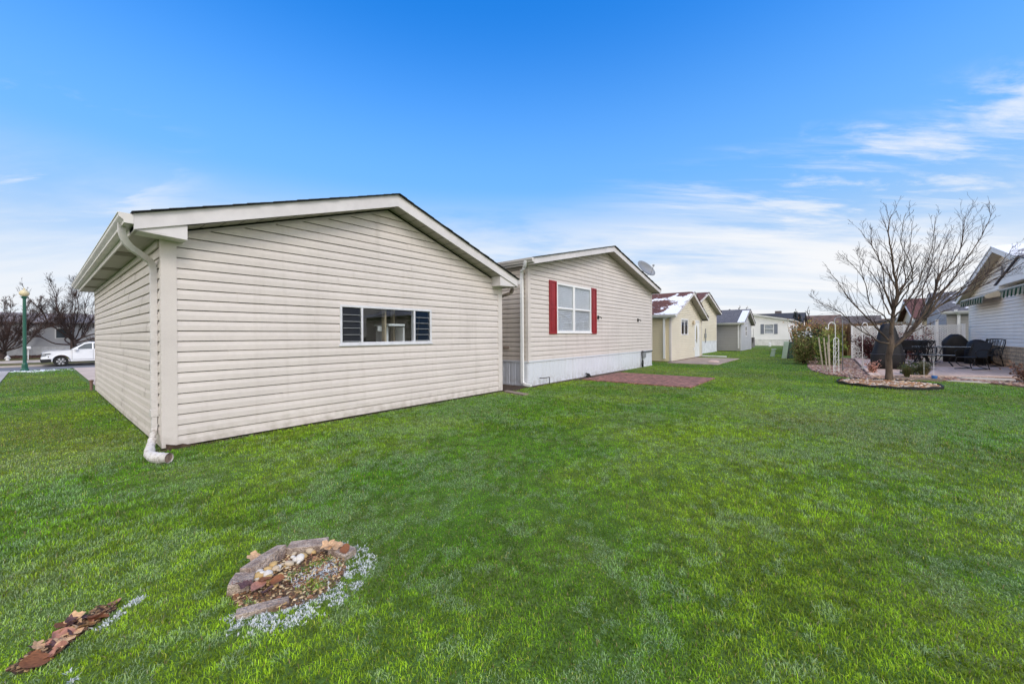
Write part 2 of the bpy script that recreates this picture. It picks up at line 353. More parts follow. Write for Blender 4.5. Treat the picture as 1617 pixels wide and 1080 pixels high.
fm2 = mat('dry_grass_verge', (.16, .13, .06), .95, .0, .8, bump=.5, bscale=30, col2=(.085, .10, .03), fine=.3, fscale=20)
yy = [36+i for i in range(0, 11)]
sheet('street', [-90, 90], [36, 41, 46], .012, M['asphalt'])
sheet('verge', [-90, 90], [46.14]+[46.5+i*.5 for i in range(0, 22)], .10, fm2)
kb = MB(); kb.box(-90, 90, 46, 46.14, -.76, -.62); tag(kb.build('kerb', M['concrete']), kind='structure')
sheet('sidewalk', [-90, 90], [48.4, 49, 49.5, 50], .125, M['concrete'])
dy = [14.9, 20, 25.5]+[26+i*.8 for i in range(13)]
sheet('driveway', [1.02, 7.4], dy, .02, mat('driveway_concrete', (.54, .43, .35), .9, .1, 1.5, bump=.2, bscale=40, fine=.1, fscale=25))
sheet('neighbour_driveway', [-8, -.72], dy, .02, mat('weathered_concrete', (.40, .37, .34), .9, .1, 1.5, bump=.2, bscale=40, fine=.1, fscale=25))
# patio slabs
def slab(name, x0, x1, y0, y1, z, m, jit=0.02):
    b = MB(); b.box(x0, x1, y0, y1, -.05, z); o = b.build(name, m, bevel=.01); return tag(o, kind='structure')
slab('paver_patio', 10.3, 12.95, 2.72, 5.75, .035, M['paver'])
slab('concrete_patio', 18.8, 24.1, 3.85, 6.0, .03, M['concrete_brown'])
def strip(name, pts, z, m):
    b = MB(); b.prism(pts, -.03, z, 'z'); return tag(b.build(name, m), kind='structure')
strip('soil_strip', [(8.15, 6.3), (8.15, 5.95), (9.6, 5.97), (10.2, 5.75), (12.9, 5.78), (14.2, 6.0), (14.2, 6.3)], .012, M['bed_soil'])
strip('contact_shade', [(.86, 6.2), (.86, 6.075), (3, 6.10), (5, 6.085), (7.1, 6.09), (7.1, 6.2)], .006, M['bed_soil'])  # dark strip painting contact shade along the garage foot, in the soil material
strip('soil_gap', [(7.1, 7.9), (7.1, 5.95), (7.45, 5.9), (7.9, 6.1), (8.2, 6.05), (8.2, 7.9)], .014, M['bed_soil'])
strip('garden_bed', [(15.35, -.55), (16.3, .15), (17.6, .55), (19.6, .75), (24.2, .95), (27, 1.0), (27.3, -.9), (26.5, -5), (17.45, -5.0), (14.9, -5.0), (15.1, -3.75), (15.6, -3.35), (16.3, -3.0), (15.75, -1.9), (15.2, -1.2)], .012, mat('mulch_base', (.20, .13, .10), .95, .3, 8, bump=.8, bscale=25))

# ---------------------------------------------------------------- houses
def rect_sub(s0, s1, z0, z1, holes):
    iv = [(s0, s1)]
    zm = (z0+z1)/2
    for a, b, c, d in holes:
        if c < zm < d:
            nv = []
            for p, q in iv:
                if b <= p or a >= q: nv.append((p, q)); continue
                if a > p: nv.append((p, a))
                if b < q: nv.append((b, q))
            iv = nv
    return iv
def siding(b, axis, const, out, s0, s1, z0, zt, slope=None, holes=(), course=.127, D=.016, joints=3.66, seed=1):
    """lapped boards on one wall. axis: direction the wall runs; out: +-1 outward; slope: (smid, ztop_mid, slope) for a gable"""
    rn = random.Random(seed)
    ztop = slope[1] if slope else zt
    def lim(z):
        if not slope or z <= zt: return s0, s1
        t = (z-zt)/(slope[1]-zt); return s0+(slope[0]-s0)*t, s1+(slope[0]-s1)*t
    def P(s, z, o):
        return (s, const+out*o, z) if axis == 'x' else (const+out*o, s, z)
    k = 0
    while z0+k*course < ztop-1e-4:
        zb = z0+k*course; jo = rn.uniform(.3, joints); pts = []
        js = [s0-9]; q = s0+jo
        while q < s1: js.append(q); q += joints+rn.uniform(-.4, .4)
        js.append(s1+9)
        segs = [(zb, zb+course*.50, D, D-.001), (zb+course*.50, zb+course-.010, D-.001, .003), (zb+course-.010, zb+course-.010, .003, -.020), (zb+course-.010, zb+course, -.020, -.020), (zb+course, zb+course, -.020, D)]
        for za, zc, oa, oc in segs:
            za = min(za, ztop); zc = min(zc, ztop)
            zs = sorted(set([za, zc]+[h[2] for h in holes if za < h[2] < zc]+[h[3] for h in holes if za < h[3] < zc]+([zt] if slope and za < zt < zc else [])))
            if len(zs) == 1: zs = [za, za]
            for a, c in zip(zs[:-1], zs[1:]):
                ta = (a-za)/(zc-za) if zc > za else 0; tc = (c-za)/(zc-za) if zc > za else 1
                la, ra = lim(a); lc, rc = lim(c)
                for ji in range(len(js)-1):
                    ex = .0032 if ji % 2 else 0
                    j0, j1 = js[ji], js[ji+1]
                    for p, q in rect_sub(min(la, lc), max(ra, rc), a, c+1e-6, holes):
                        p2, q2 = max(p, j0), min(q, j1)
                        if q2-p2 < 1e-4: continue
                        A = (max(p2, la), a); B = (min(q2, ra), a); Cc = (min(q2, rc), c); Dd = (max(p2, lc), c)
                        if B[0] < A[0]: B = A
                        if Cc[0] < Dd[0]: Cc = Dd
                        e0 = oa+(oc-oa)*ta+ex; e1 = oa+(oc-oa)*tc+ex
                        b.quad(P(A[0], a, e0), P(B[0], a, e0), P(Cc[0], c, e1), P(Dd[0], c, e1))
        k += 1
def backing(b, axis, const, out, s0, s1, z0, zt, slope=None, holes=()):
    zs = sorted(set([z0, zt]+[h[2] for h in holes]+[h[3] for h in holes]))
    def P(s, z): return (s, const-out*.02, z) if axis == 'x' else (const-out*.02, s, z)
    for a, c in zip(zs[:-1], zs[1:]):
        for p, q in rect_sub(s0, s1, a, c, holes): b.quad(P(p, a), P(q, a), P(q, c), P(p, c))
    if slope: b.add([P(s0, zt), P(s1, zt), P(slope[0], slope[1])], [(0, 1, 2)])
def skirting(b, axis, const, out, s0, s1, z0, z1, pitch=.2):
    def P(s, z, o): return (s, const+out*o, z) if axis == 'x' else (const+out*o, s, z)
    s = s0; prof = []
    while s < s1:
        prof += [(s, .0), (s+.02, .0), (s+.032, .014), (s+pitch*.45, .014), (s+pitch*.50, .006), (s+pitch*.55, .014), (s+pitch-.012, .014)]
        s += pitch
    prof = [p for p in prof if p[0] <= s1]+[(s1, 0)]
    for a, c in zip(prof[:-1], prof[1:]):
        b.quad(P(a[0], z0, a[1]), P(c[0], z0, c[1]), P(c[0], z1, c[1]), P(a[0], z1, a[1]))
def trimbox(b, axis, const, out, s0, s1, z0, z1, o0, o1):
    lo, hi = sorted((const+out*o0, const+out*o1))
    if axis == 'x': b.box(s0, s1, lo, hi, z0, z1)
    else: b.box(lo, hi, s0, s1, z0, z1)
def frame(b, axis, const, out, s0, s1, z0, z1, w, o0, o1, bars=(), rails=()):
    trimbox(b, axis, const, out, s0, s1, z0, z0+w, o0, o1); trimbox(b, axis, const, out, s0, s1, z1-w, z1, o0, o1)
    trimbox(b, axis, const, out, s0, s0+w, z0+w, z1-w, o0, o1); trimbox(b, axis, const, out, s1-w, s1, z0+w, z1-w, o0, o1)
    for s, ww in bars: trimbox(b, axis, const, out, s-ww/2, s+ww/2, z0+w, z1-w, o0, o1-.003)
    for z, ww, a, c in rails: trimbox(b, axis, const, out, a, c, z-ww/2, z+ww/2, o0, o1-.006)
def pane(name, parent, axis, const, out, s0, s1, z0, z1, o, m):
    b = MB(); trimbox(b, axis, const, out, s0, s1, z0, z1, o, o+.004); return b.build(name, m, parent)
def blinds(parent, axis, const, out, s0, s1, z0, z1, o, pitch=.05, m=None):
    b = MB(); z = z0
    def P(s, z, oo): return (s, const+out*oo, z) if axis == 'x' else (const+out*oo, s, z)
    while z < z1-.01:
        b.quad(P(s0, z, o), P(s1, z, o), P(s1, z+pitch*1.05, o-.022), P(s0, z+pitch*1.05, o-.022)); z += pitch
    b.build('blind', m or M['blind'], parent)
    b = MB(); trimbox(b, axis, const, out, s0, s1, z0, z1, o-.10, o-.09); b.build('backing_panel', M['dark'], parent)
def house(name, label, cat, x0, x1, y0, y1, H, rd, ovg, ove, pitch, mats, ridge=None, base=0, skirt=0, course=.127, gh=(), lh=(), rakez=None, gut=('l', 'r'), board=.18, trimw=.09, fasc=None, foundation=None):
    """rd: 'y' ridge runs along y (gable walls at y0, y1), 'x' ridge runs along x. gh: holes in the first gable; lh: holes in the low-coordinate side wall."""
    sid, roofm, skm = mats[0], mats[1], mats[2]
    sid_side = mats[3] if len(mats) > 3 else sid
    t = thing(name, label, cat, (0, 0, 0))
    fm_ = M[fasc] if fasc else M['fascia']
    if rd == 'y': A0, A1, B0, B1 = x0, x1, y0, y1
    else: A0, A1, B0, B1 = y0, y1, x0, x1
    mid = ridge if ridge is not None else (A0+A1)/2
    zs = base+skirt; pk = H+pitch*(mid-A0)
    gax, sax = ('x', 'y') if rd == 'y' else ('y', 'x')
    b = MB(); siding(b, gax, B0, -1, A0+trimw, A1-trimw, zs, H, (mid, pk-pitch*trimw, 0), gh, course, seed=3); backing(b, gax, B0, -1, A0, A1, zs, H, (mid, pk), gh); b.build('gable_wall', sid, t, recalc=False)
    b = MB(); siding(b, gax, B1, 1, A0, A1, zs, H, (mid, pk, 0), (), course, seed=4); backing(b, gax, B1, 1, A0, A1, zs, H, (mid, pk)); b.build('gable_wall', sid, t, recalc=False)
    b = MB(); siding(b, sax, A0, -1, B0, B1, zs, H, None, lh, course, seed=5); backing(b, sax, A0, -1, B0, B1, zs, H, None, lh); b.build('side_wall', sid_side, t, recalc=False)
    b = MB(); siding(b, sax, A1, 1, B0, B1, zs, H, None, (), course, seed=6); backing(b, sax, A1, 1, B0, B1, zs, H); b.build('side_wall', sid_side, t, recalc=False)
    # corner trims
    for a, sgn in ((A0, 1), (A1, -1)):
        for bb, sb in ((B0, 1), (B1, -1)):
            c = MB(); lo, hi = sorted((a-sgn*.022, a+sgn*trimw)); l2, h2 = sorted((bb-sb*.022, bb)); 
            zl = base+(skirt-.03 if skirt else 0)
            def bx(p0, p1, q0, q1):
                if rd == 'y': c.box(p0, p1, q0, q1, zl, H)
                else: c.box(q0, q1, p0, p1, zl, H)
            bx(lo, hi, l2, h2)
            l3, h3 = sorted((bb, bb+sb*.06)); l4, h4 = sorted((a-sgn*.022, a)); bx(l4, h4, l3, h3)
            c.build('corner_trim', M['trim'] if sid in (M['siding'], M['siding_tan'], M['yellow'], M['yellow2']) else sid, t)
    if skirt:
        for ax, cst, o_, s0_, s1_ in ((gax, B0, -1, A0, A1), (gax, B1, 1, A0, A1), (sax, A0, -1, B0, B1), (sax, A1, 1, B0, B1)):
            c = MB(); skirting(c, ax, cst, o_, s0_, s1_, base, zs, .2); trimbox(c, ax, cst, o_, s0_, s1_, zs-.035, zs+.005, .0, .03); trimbox(c, ax, cst, o_, s0_, s1_, base, base+.05, .0, .02)
            c.build('skirting', skm, t, recalc=False)
    # roof: thin shingled slabs
    e0, e1 = A0-ove, A1+ove; g0, g1 = B0-ovg, B1+ovg
    rb = rakez if rakez is not None else .16            # top of roof above wall plate line
    zr = lambda a: (H+rb+pitch*(a-A0)) if a <= mid else (H+rb+pitch*(mid-A0)-(pitch*(mid-A0))/(A1-mid)*(a-mid))
    def roofpt(a, bb, z): return (a, bb, z) if rd == 'y' else (bb, a, z)
    for s_, e_ in ((e0-.02, mid), (e1+.02, mid)):
        c = MB(); th = .014; n = 1
        ps = [roofpt(s_, g0-.03, zr(s_)), roofpt(e_, g0-.03, zr(e_)), roofpt(e_, g1+.03, zr(e_)), roofpt(s_, g1+.03, zr(s_))]
        c.add(ps+[(p[0], p[1], p[2]-th) for p in ps], [(0, 1, 2, 3), (7, 6, 5, 4), (0, 4, 5, 1), (1, 5, 6, 2), (2, 6, 7, 3), (3, 7, 4, 0)])
        nc = max(4, int(abs(e_-s_)/.15)); rq = random.Random(9)
        for i in range(nc):            # overlapping courses with slightly uneven ends
            a, d = s_+(e_-s_)*i/nc, s_+(e_-s_)*(i+1)/nc; r0, r1 = g0-.035-rq.uniform(0, .02), g1+.035+rq.uniform(0, .02); lf = .005+rq.uniform(0, .004)
            q = [roofpt(a, r0, zr(a)+lf), roofpt(d, r0, zr(d)+.002), roofpt(d, r1, zr(d)+.002), roofpt(a, r1, zr(a)+lf), roofpt(a, r0, zr(a)-.004), roofpt(d, r0, zr(d)-.004), roofpt(a, r1, zr(a)-.004), roofpt(d, r1, zr(d)-.004)]
            c.add(q, [(0, 1, 2, 3), (0, 4, 5, 1), (3, 2, 7, 6), (0, 3, 6, 4)])
        c.build('roof', roofm, t)
    # rake boards
    for gb, sg in ((g0, -1), (g1, 1)):
        for s_, e_ in ((e0, mid), (e1, mid)):
            c = MB(); poly = [(s_, zr(s_)-.0145), (e_, zr(e_)-.0145), (e_, zr(e_)-.025-board), (s_, zr(s_)-.025-board*.85)]
            c.prism(poly, gb, gb+(-sg)*.02, 'y' if rd == 'y' else 'x'); c.build('rake_board', fm_, t)
    # rake soffits with cross joints
    for bb0, bb1 in ((g0+.02, B0-.001), (B1+.001, g1-.02)):
        if bb1-bb0 < .03: continue
        for s_, e_ in ((e0, mid), (mid, e1)):
            c = MB(); n = max(2, int((e_-s_)/.2))
            for i in range(n):
                a = s_+(e_-s_)*i/n; d = s_+(e_-s_)*(i+1)/n
                zo = lambda q: zr(q)-.025-board+.012
                for p, q, o1_, o2_ in ((a, a+.012, .008, .008), (a+.012, d, 0, 0)):
                    c.quad(roofpt(p, bb0, zo(p)+o1_), roofpt(q, bb0, zo(q)+o2_), roofpt(q, bb1, zo(q)+o2_), roofpt(p, bb1, zo(p)+o1_))
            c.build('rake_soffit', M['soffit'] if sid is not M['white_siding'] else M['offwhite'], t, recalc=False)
    # eave: soffit, fascia, gutter
    for side, a0_, a1_, sg in (('l', e0, A0, -1), ('r', A1, e1, 1)):
        zf = zr(e0 if side == 'l' else e1); zso = zf-.025-board*.85
        c = MB()
        if abs(a1_-a0_) > .05:
            n = int((B1-B0)/.30)
            for i in range(n):
                ya = B0+(B1-B0)*i/n; yb = B0+(B1-B0)*(i+1)/n
                for k in range(3):
                    q0 = ya+(yb-ya)*k/3; q1 = ya+(yb-ya)*(k+1)/3
                    c.quad(roofpt(a0_, q0, zso+.006), roofpt(a1_, q0, zso+.006), roofpt(a1_, q0+.008, zso), roofpt(a0_, q0+.008, zso)); c.quad(roofpt(a0_, q0+.008, zso), roofpt(a1_, q0+.008, zso), roofpt(a1_, q1, zso), roofpt(a0_, q1, zso))
            c.quad(roofpt(a0_, g0+.02, zso), roofpt(a1_, g0+.02, zso), roofpt(a1_, B0, zso), roofpt(a0_, B0, zso))
            c.quad(roofpt(a0_, B1, zso), roofpt(a1_, B1, zso), roofpt(a1_, g1-.02, zso), roofpt(a0_, g1-.02, zso))
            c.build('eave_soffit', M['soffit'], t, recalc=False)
        c = MB(); ee = e0 if side == 'l' else e1
        lo, hi = sorted((ee, ee-sg*.015))
        if rd == 'y': c.box(lo, hi, g0+.02, g1-.02, zso-.01, zf-.02)
        else: c.box(g0+.02, g1-.02, lo, hi, zso-.01, zf-.02)
        c.build('fascia', fm_, t)
        if side in gut:
            w = .125; zt_ = zf-.025; hgt = .105
            pf = [(0, 0), (0, -hgt), (.075, -hgt), (.08, -hgt*.72), (.115, -hgt*.40), (.118, -.012), (w, -.010), (w, 0), (w-.012, 0), (w-.014, -.01), (.11, -.05), (.07, -hgt+.012), (.006, -hgt+.012), (.006, 0)]
            c = MB(); gpoly = [(ee+sg*(p[0]+.001), zt_+p[1]) for p in pf]
            c.prism(gpoly, g0+.0, g1-.0, 'y' if rd == 'y' else 'x', close=False)
            endp = [(ee+sg*(p[0]+.001), zt_+p[1]) for p in pf[:8]]
            c.prism(endp, g0-.004, g0+.004, 'y' if rd == 'y' else 'x'); c.prism(endp, g1-.004, g1+.004, 'y' if rd == 'y' else 'x')
            c.build('gutter', M['metal'] if sid is M['siding'] else M['trimw'], t)
    if foundation:
        c = MB(); c.box(x0+.02, x1-.02, y0+.02, y1-.02, -.1, base+.03); c.build('foundation', M['concrete'], t)
    return t, zr, (e0, e1, g0, g1, mid, pk)
def shutter(t, axis, const, out, s0, s1, z0, z1, m):
    b = MB(); frame(b, axis, const, out, s0, s1, z0, z1, .05, .016, .045, rails=((z0+(z1-z0)*.50, .07, s0+.05, s1-.05),))
    for a, c in ((z0+.05, z0+(z1-z0)*.5-.035), (z0+(z1-z0)*.5+.035, z1-.05)):
        trimbox(b, axis, const, out, s0+.05, s1-.05, a, c, .016, .028); trimbox(b, axis, const, out, s0+.085, s1-.085, a+.035, c-.035, .028, .038)
    b.build('shutter', m, t)
def downspout(t, pts, w=.075, d=.055, m=None, ribs=True, name='downspout'):
    """rectangular pipe along a path of (x,y,z)"""
    b = MB(); pts = [Vector(p) for p in pts]; rings = []
    for i, p in enumerate(pts):
        dd = (pts[min(i+1, len(pts)-1)]-pts[max(i-1, 0)]).normalized()
        side = Vector((0, 1, 0)) if abs(dd.y) < .8 else Vector((1, 0, 0)); up = dd.cross(side).normalized(); side = up.cross(dd).normalized()
        prof = [(-1, -1), (-.5, -1), (-.45, -.85), (-.05, -.85), (0, -1), (.05, -.85), (.45, -.85), (.5, -1), (1, -1), (1, 1), (.5, 1), (.45, .85), (.05, .85), (0, 1), (-.05, .85), (-.45, .85), (-.5, 1), (-1, 1)]
        rings.append([p+side*(q[0]*w/2)+up*(q[1]*d/2) for q in prof])
    b.loft(rings); return b.build(name, m or M['down'], t)
def elbow(p0, p1, p2, n=8):
    p0, p1, p2 = Vector(p0), Vector(p1), Vector(p2)
    return [((1-t)**2*p0+2*t*(1-t)*p1+t*t*p2) for t in [i/n for i in range(n+1)]]

# --- garage in front
GY = 6.15
gt, gz, ge = house('detached_garage', 'nearest cream-sided garage with a low wide window and gutter pipe at its left corner', 'garage', .95, 7.08, GY, 14.45, 2.58, 'y', .30, .28, .335,
    (M['siding'], M['shingle_dark'], None), gh=[(3.10, 4.96, 1.21, 1.86)], rakez=.22, trimw=.125, board=.19, fasc='fascia', gut=('l', 'r'), base=.03)
print('garage eave', gz(ge[0]), 'ridge', gz(ge[4]))
# closed eave ends of the gable
for s_, a0_, a1_ in ((-1, .67, 1.13), (1, 6.75, 7.36)):
    zo = gz(.67)-.025-.19*.85
    b = MB()
    if s_ < 0: poly = [(a0_, zo-.002), (a1_, zo-.03), (a1_, gz(a1_)-.2), (a0_, zo+.05)]
    else: poly = [(a0_, zo-.03), (a1_, zo-.002), (a1_, zo+.05), (a0_, gz(a0_)-.2)]
    b.prism(poly, ge[2]+.022, GY-.002, 'y'); b.build('eave_return', M['fascia'], gt)
# vents under the eave
for k in range(4):
    b = MB(); y = 7.5+k*1.85; z = gz(.67)-.025-.19*.85; b.box(.69, .945, y, y+.34, z-.006, z+.002); b.build('soffit_vent', M['vent'], gt)
# frieze strip
b = MB(); zf = gz(.67)-.187; b.box(.915, .935, GY+.1, 14.4, zf-.09, zf-.006); b.build('frieze_board', M['trim'], gt)
# window
b = MB(); frame(b, 'x', GY, -1, 3.10, 4.96, 1.21, 1.86, .038, -.06, .026, bars=((3.485, .035), (4.555, .035)))
trimbox(b, 'x', GY, -1, 3.08, 4.98, 1.185, 1.212, -.02, .035)
win = b.build('window', mat('grey_aluminium_frame', (.62, .62, .65), .4, .06, 8), gt, bevel=.004)
pane('pane', win, 'x', GY, -1, 3.507, 4.532, 1.26, 1.81, .0, M['glass'])
for a, c in ((3.15, 3.46), (4.58, 4.91)):
    for k in range(5):
        b = MB(); z0_ = 1.262+k*.109
        b.add([(a, GY-.022, z0_), (c, GY-.022, z0_), (c, GY+.004, z0_+.112), (a, GY+.004, z0_+.112), (a, GY-.017, z0_), (c, GY-.017, z0_), (c, GY+.009, z0_+.112), (a, GY+.009, z0_+.112)], [(0, 1, 2, 3), (4, 5, 6, 7), (0, 1, 5, 4), (2, 3, 7, 6)])
        b.build('louvre_pane', M['glass_rough'], win, recalc=False)
        b = MB(); b.box(a, c, GY-.027, GY-.02, z0_-.004, z0_+.005); b.build('louvre_clip', M['galv'], win)
# inside of the garage
b = MB(); b.box(1.0, 7.0, GY+.1, 14.35, 0.02, .05); b.build('floor_slab', M['interior'], gt)
b = MB()
for a in (1.02, 6.98): b.box(a-.005, a+.005, GY+.1, 14.38, .05, 2.55)
b.box(1.02, 6.98, 14.30, 14.31, .05, 2.55); b.box(1.02, 6.98, GY+.1, 14.3, 2.52, 2.53)
b.build('inner_lining', M['interior'], gt)
for a in (3.98, 4.40):
    b = MB(); b.box(a, a+.038, GY+.45 if a > 4.1 else GY+.09, GY+.54 if a > 4.1 else GY+.18, .05, 2.52); b.build('stud', M['stud'], gt)
b = MB(); b.box(4.08, 4.42, GY+.10, GY+.60, 1.535, 1.57); b.box(4.12, 4.16, GY+.25, GY+.6, .05, 1.52); b.box(4.48, 4.52, GY+.25, GY+.6, .05, 1.52); b.box(3.95, 4.10, GY+.26, GY+.28, 1.44, 1.53)
tag(b.build('shelf', M['white_paint']), 'white shelf unit seen through the middle pane of the garage window', 'shelf')
b = MB(); b.tube([(4.72, GY+.2, .9), (4.95, GY+.35, 1.75)], .016, 8)
tag(b.build('tool_handle', mat('yellow_handle', (.60, .42, .08), .5)), 'yellow tool handle leaning inside the right louvres of the garage window', 'tool')
# downspout near corner
ys = 6.42
path = [(.60, ys-.30, 2.62)]+elbow((.60, ys-.30, 2.56), (.61, ys-.30, 2.42), (.70, ys-.22, 2.36))[1:]+elbow((.82, ys-.08, 2.30), (.905, ys, 2.27), (.905, ys, 2.14))+[(.905, ys, .44)]
downspout(gt, path, .075, .06)
b = MB(); b.box(.868, .942, ys-.043, ys+.043, .38, .46); b.build('downspout_sleeve', M['down'], gt)
downspout(gt, [(.903, ys-.005, .42), (.903, ys-.005, .24), (.895, ys-.02, .17)], .062, .05, name='downspout_end')
b = MB(); pts = [(.897, ys-.02, .22), (.875, ys-.09, .12), (.835, ys-.26, .075), (.80, ys-.46, .065), (.775, ys-.64, .06), (.79, ys-.80, .06), (.84, ys-.92, .062)]
fine = []
for i in range(len(pts)-1):
    for k in range(6): fine.append(Vector(pts[i]).lerp(Vector(pts[i+1]), k/6))
fine.append(Vector(pts[-1])); rn = random.Random(3)
b.tube(fine, [.030+.0006*i+(.006 if i % 2 else -.005)+rn.uniform(-.004, .004) for i in range(len(fine))], 14)
b.build('drain_sleeve', mat('white_flexible_pipe', (.56, .54, .52), .7, .0, 26, col2=(.30, .27, .24), lo=.5, hi=.75, bump=.5, bscale=30), gt)
b = MB(); b.tube([(.788, ys-.80, .062), (.825, ys-.89, .064), (.885, ys-.97, .064)], [.040, .047, .054], 16, cap=False); b.build('sleeve_mouth', mat('white_sleeve', (.52, .49, .47), .7, .0, 26, col2=(.30, .26, .22), lo=.5, hi=.75), gt)
b = MB(); b.tube([(.845, ys-.92, .064), (.875, ys-.96, .064)], [.046, .050], 16); b.build('sleeve_opening', mat('brown_opening', (.22, .15, .12), .9, .3, 20), gt)
# broken foot of the siding
b = MB(); b.prism([(.97, .0), (.965, .075), (1.01, .06), (1.06, .045), (1.12, .05), (1.20, .02), (1.24, .028), (1.30, .0)], GY-.036, GY-.024, 'y'); b.build('broken_edge', M['bed_soil'], gt)
# right-hand downspout elbow
pr = [(7.40, 6.05, 2.50)]+elbow((7.40, 6.05, 2.46), (7.40, 6.08, 2.36), (7.30, 6.3, 2.32), 6)+[(7.16, 6.4, 2.2), (7.15, 6.4, .3)]
downspout(gt, pr, .07, .06, m=mat('stained_downspout', (.30, .24, .21), .6, .3, 12))

# --- cream house with red shutters
H2L, H2R = 8.12, 17.15
ht, hz, he = house('manufactured_home', 'cream-sided home with a red-shuttered twin window and satellite dish on its roof', 'house', H2L, H2R, 6.12, 22, 3.20, 'y', .34, .17, .233,
    (M['siding'], M['shingle_dark'], M['skirt'], M['siding_tan']), skirt=.67, gh=[(9.47, 11.53, 1.42, 2.86)], rakez=.16, trimw=.10, board=.17)
b = MB(); frame(b, 'x', 6.12, -1, 9.47, 11.53, 1.42, 2.86, .055, -.04, .035, bars=((10.44, .11),), rails=((2.13, .045, 9.52, 11.48),))
trimbox(b, 'x', 6.12, -1, 9.45, 11.55, 1.395, 1.425, 0, .05)
w2 = b.build('window', M['trimw'], ht, bevel=.004)
for a, c in ((9.525, 10.385), (10.495, 11.475)):
    for z0_, z1_, o in ((1.475, 2.107, .0), (2.153, 2.805, .012)): pane('pane', w2, 'x', 6.12, -1, a, c, z0_, z1_, o, M['glass_blind'])
    blinds(w2, 'x', 6.12, -1, a, c, 1.48, 2.80, -.012, .052)
shutter(ht, 'x', 6.12, -1, 9.08, 9.45, 1.38, 2.89, M['red']); shutter(ht, 'x', 6.12, -1, 11.55, 11.90, 1.38, 2.89, M['red'])
for x in (12.02, 15.52):
    b = MB(); b.box(x-.04, x+.04, 6.07, 6.11, 1.88, 2.0); b.tube([(x, 6.08, 1.94), (x+.02, 6.0, 1.94), (x+.05, 5.99, 1.90)], .018, 8); b.build('faucet', M['black'], ht)
b = MB(); b.box(7.0, 8.10, 6.05, 6.06, 0, .01); 
b = MB(); b.box(8.095, 8.11, 6.75, 6.95, .98, 1.06); b.build('side_vent', mat('vent_tan', (.35, .27, .22), .7), ht)
b = MB(); b.box(15.95, 16.25, 6.03, 6.10, .38, .62); b.build('meter_box', M['galv'], ht, bevel=.01)
b = MB(); b.tube([(17.1, 6.07, .64), (16.2, 6.06, .63), (15.85, 6.05, .66), (15.8, 6.05, .60), (15.82, 6.04, .25), (15.9, 6.02, .18)], .022, 8); b.tube([(15.84, 6.03, .30), (15.84, 6.03, .02)], .04, 10); b.build('conduit', M['black'], ht, smooth=True)
b = MB(); b.tube([(8.55, 6.06, .20), (8.55, 5.98, .20), (8.85, 5.95, .20), (8.85, 5.95, 0)], .012, 8); b.build('drain_pipe', M['blackmetal'], ht)
b = MB(); b.tube([(11.1, 6.07, .12), (11.1, 5.95, .10), (11.15, 5.93, .02)], .025, 8); b.lathe([(.001, 0), (.05, .01), (.05, .08), (.001, .09)], (11.05, 5.98, 0), 10); b.build('hose_bib', M['black'], ht)
d1 = [(7.87, 5.98, 3.30)]+elbow((7.87, 5.98, 3.26), (7.87, 6.0, 3.12), (7.95, 6.12, 3.06), 6)+elbow((8.0, 6.22, 3.02), (8.05, 6.26, 2.99), (8.05, 6.26, 2.85), 5)+[(8.05, 6.26, .16)]+elbow((8.05, 6.26, .14), (8.05, 6.24, .05), (8.08, 6.0, .05), 5)
downspout(ht, d1, .075, .06, m=M['trimw'])
# satellite dish
dt = thing('satellite_dish', 'grey oval satellite dish on the right roof slope of the red-shuttered home', 'satellite dish', (16.60, 6.28, 3.80))
b = MB(); rings = []
dn = Vector((-.35, -.85, .40)).normalized(); du = Vector((0, 0, 1)); du = (du-dn*du.dot(dn)).normalized(); dr_ = dn.cross(du)
cc = Vector((.25, .0, .40))
for back in (0, 1):
    for i in range(7):
        r = i/6 if not back else (6-i)/6
        rings.append([cc+dr_*(math.cos(a)*.44*r)+du*(math.sin(a)*.33*r+math.cos(a)*.14*r)+dn*(.10*r*r-.0-(.02 if back else 0)) for a in [2*math.pi*k/28 for k in range(28)]])
b.loft(rings, cap=False); b.build('reflector', M['dish'], dt, smooth=True)
b = MB(); b.tube([(.25, .05, .42), (.2, .1, .2), (.15, .12, -.10)], .022, 8); b.box(.05, .28, .0, .2, -.12, -.08); b.build('mast', M['blackmetal'], dt)
b = MB(); b.tube([cc-du*.28, cc-du*.36+dn*.2, cc-du*.12+dn*.45], .012, 6); b.box(*[q for i in range(3) for q in ((cc-du*.1+dn*.46)[i]-.035, (cc-du*.1+dn*.46)[i]+.035)]); b.build('feed_arm', M['galv'], dt)

# --- yellow-cream garage with snowy brown roof
yt, yz, ye = house('garden_garage', 'pale yellow garage with a white back door and snow on its brown roof', 'garage', 19.75, 25.7, 6.12, 14, 2.30, 'y', .34, .22, .42,
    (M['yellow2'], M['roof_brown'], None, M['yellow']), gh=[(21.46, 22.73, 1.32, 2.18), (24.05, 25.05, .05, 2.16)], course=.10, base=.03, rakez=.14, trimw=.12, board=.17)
b = MB(); frame(b, 'x', 6.12, -1, 21.46, 22.73, 1.32, 2.18, .05, -.04, .03, bars=((22.1, .06),)); w3 = b.build('window', M['trimw'], yt)
for a, c in ((21.51, 22.07), (22.13, 22.68)): pane('pane', w3, 'x', 6.12, -1, a, c, 1.37, 2.13, 0, M['glass'])
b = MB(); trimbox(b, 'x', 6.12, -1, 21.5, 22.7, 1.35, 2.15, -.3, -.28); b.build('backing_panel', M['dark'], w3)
b = MB(); frame(b, 'x', 6.12, -1, 24.05, 25.05, .05, 2.16, .07, -.03, .03); b.build('door_frame', M['trimw'], yt)
b = MB(); b.box(24.12, 24.98, 6.12, 6.15, .08, 2.09); dd = b.build('door', M['white_paint'], yt)
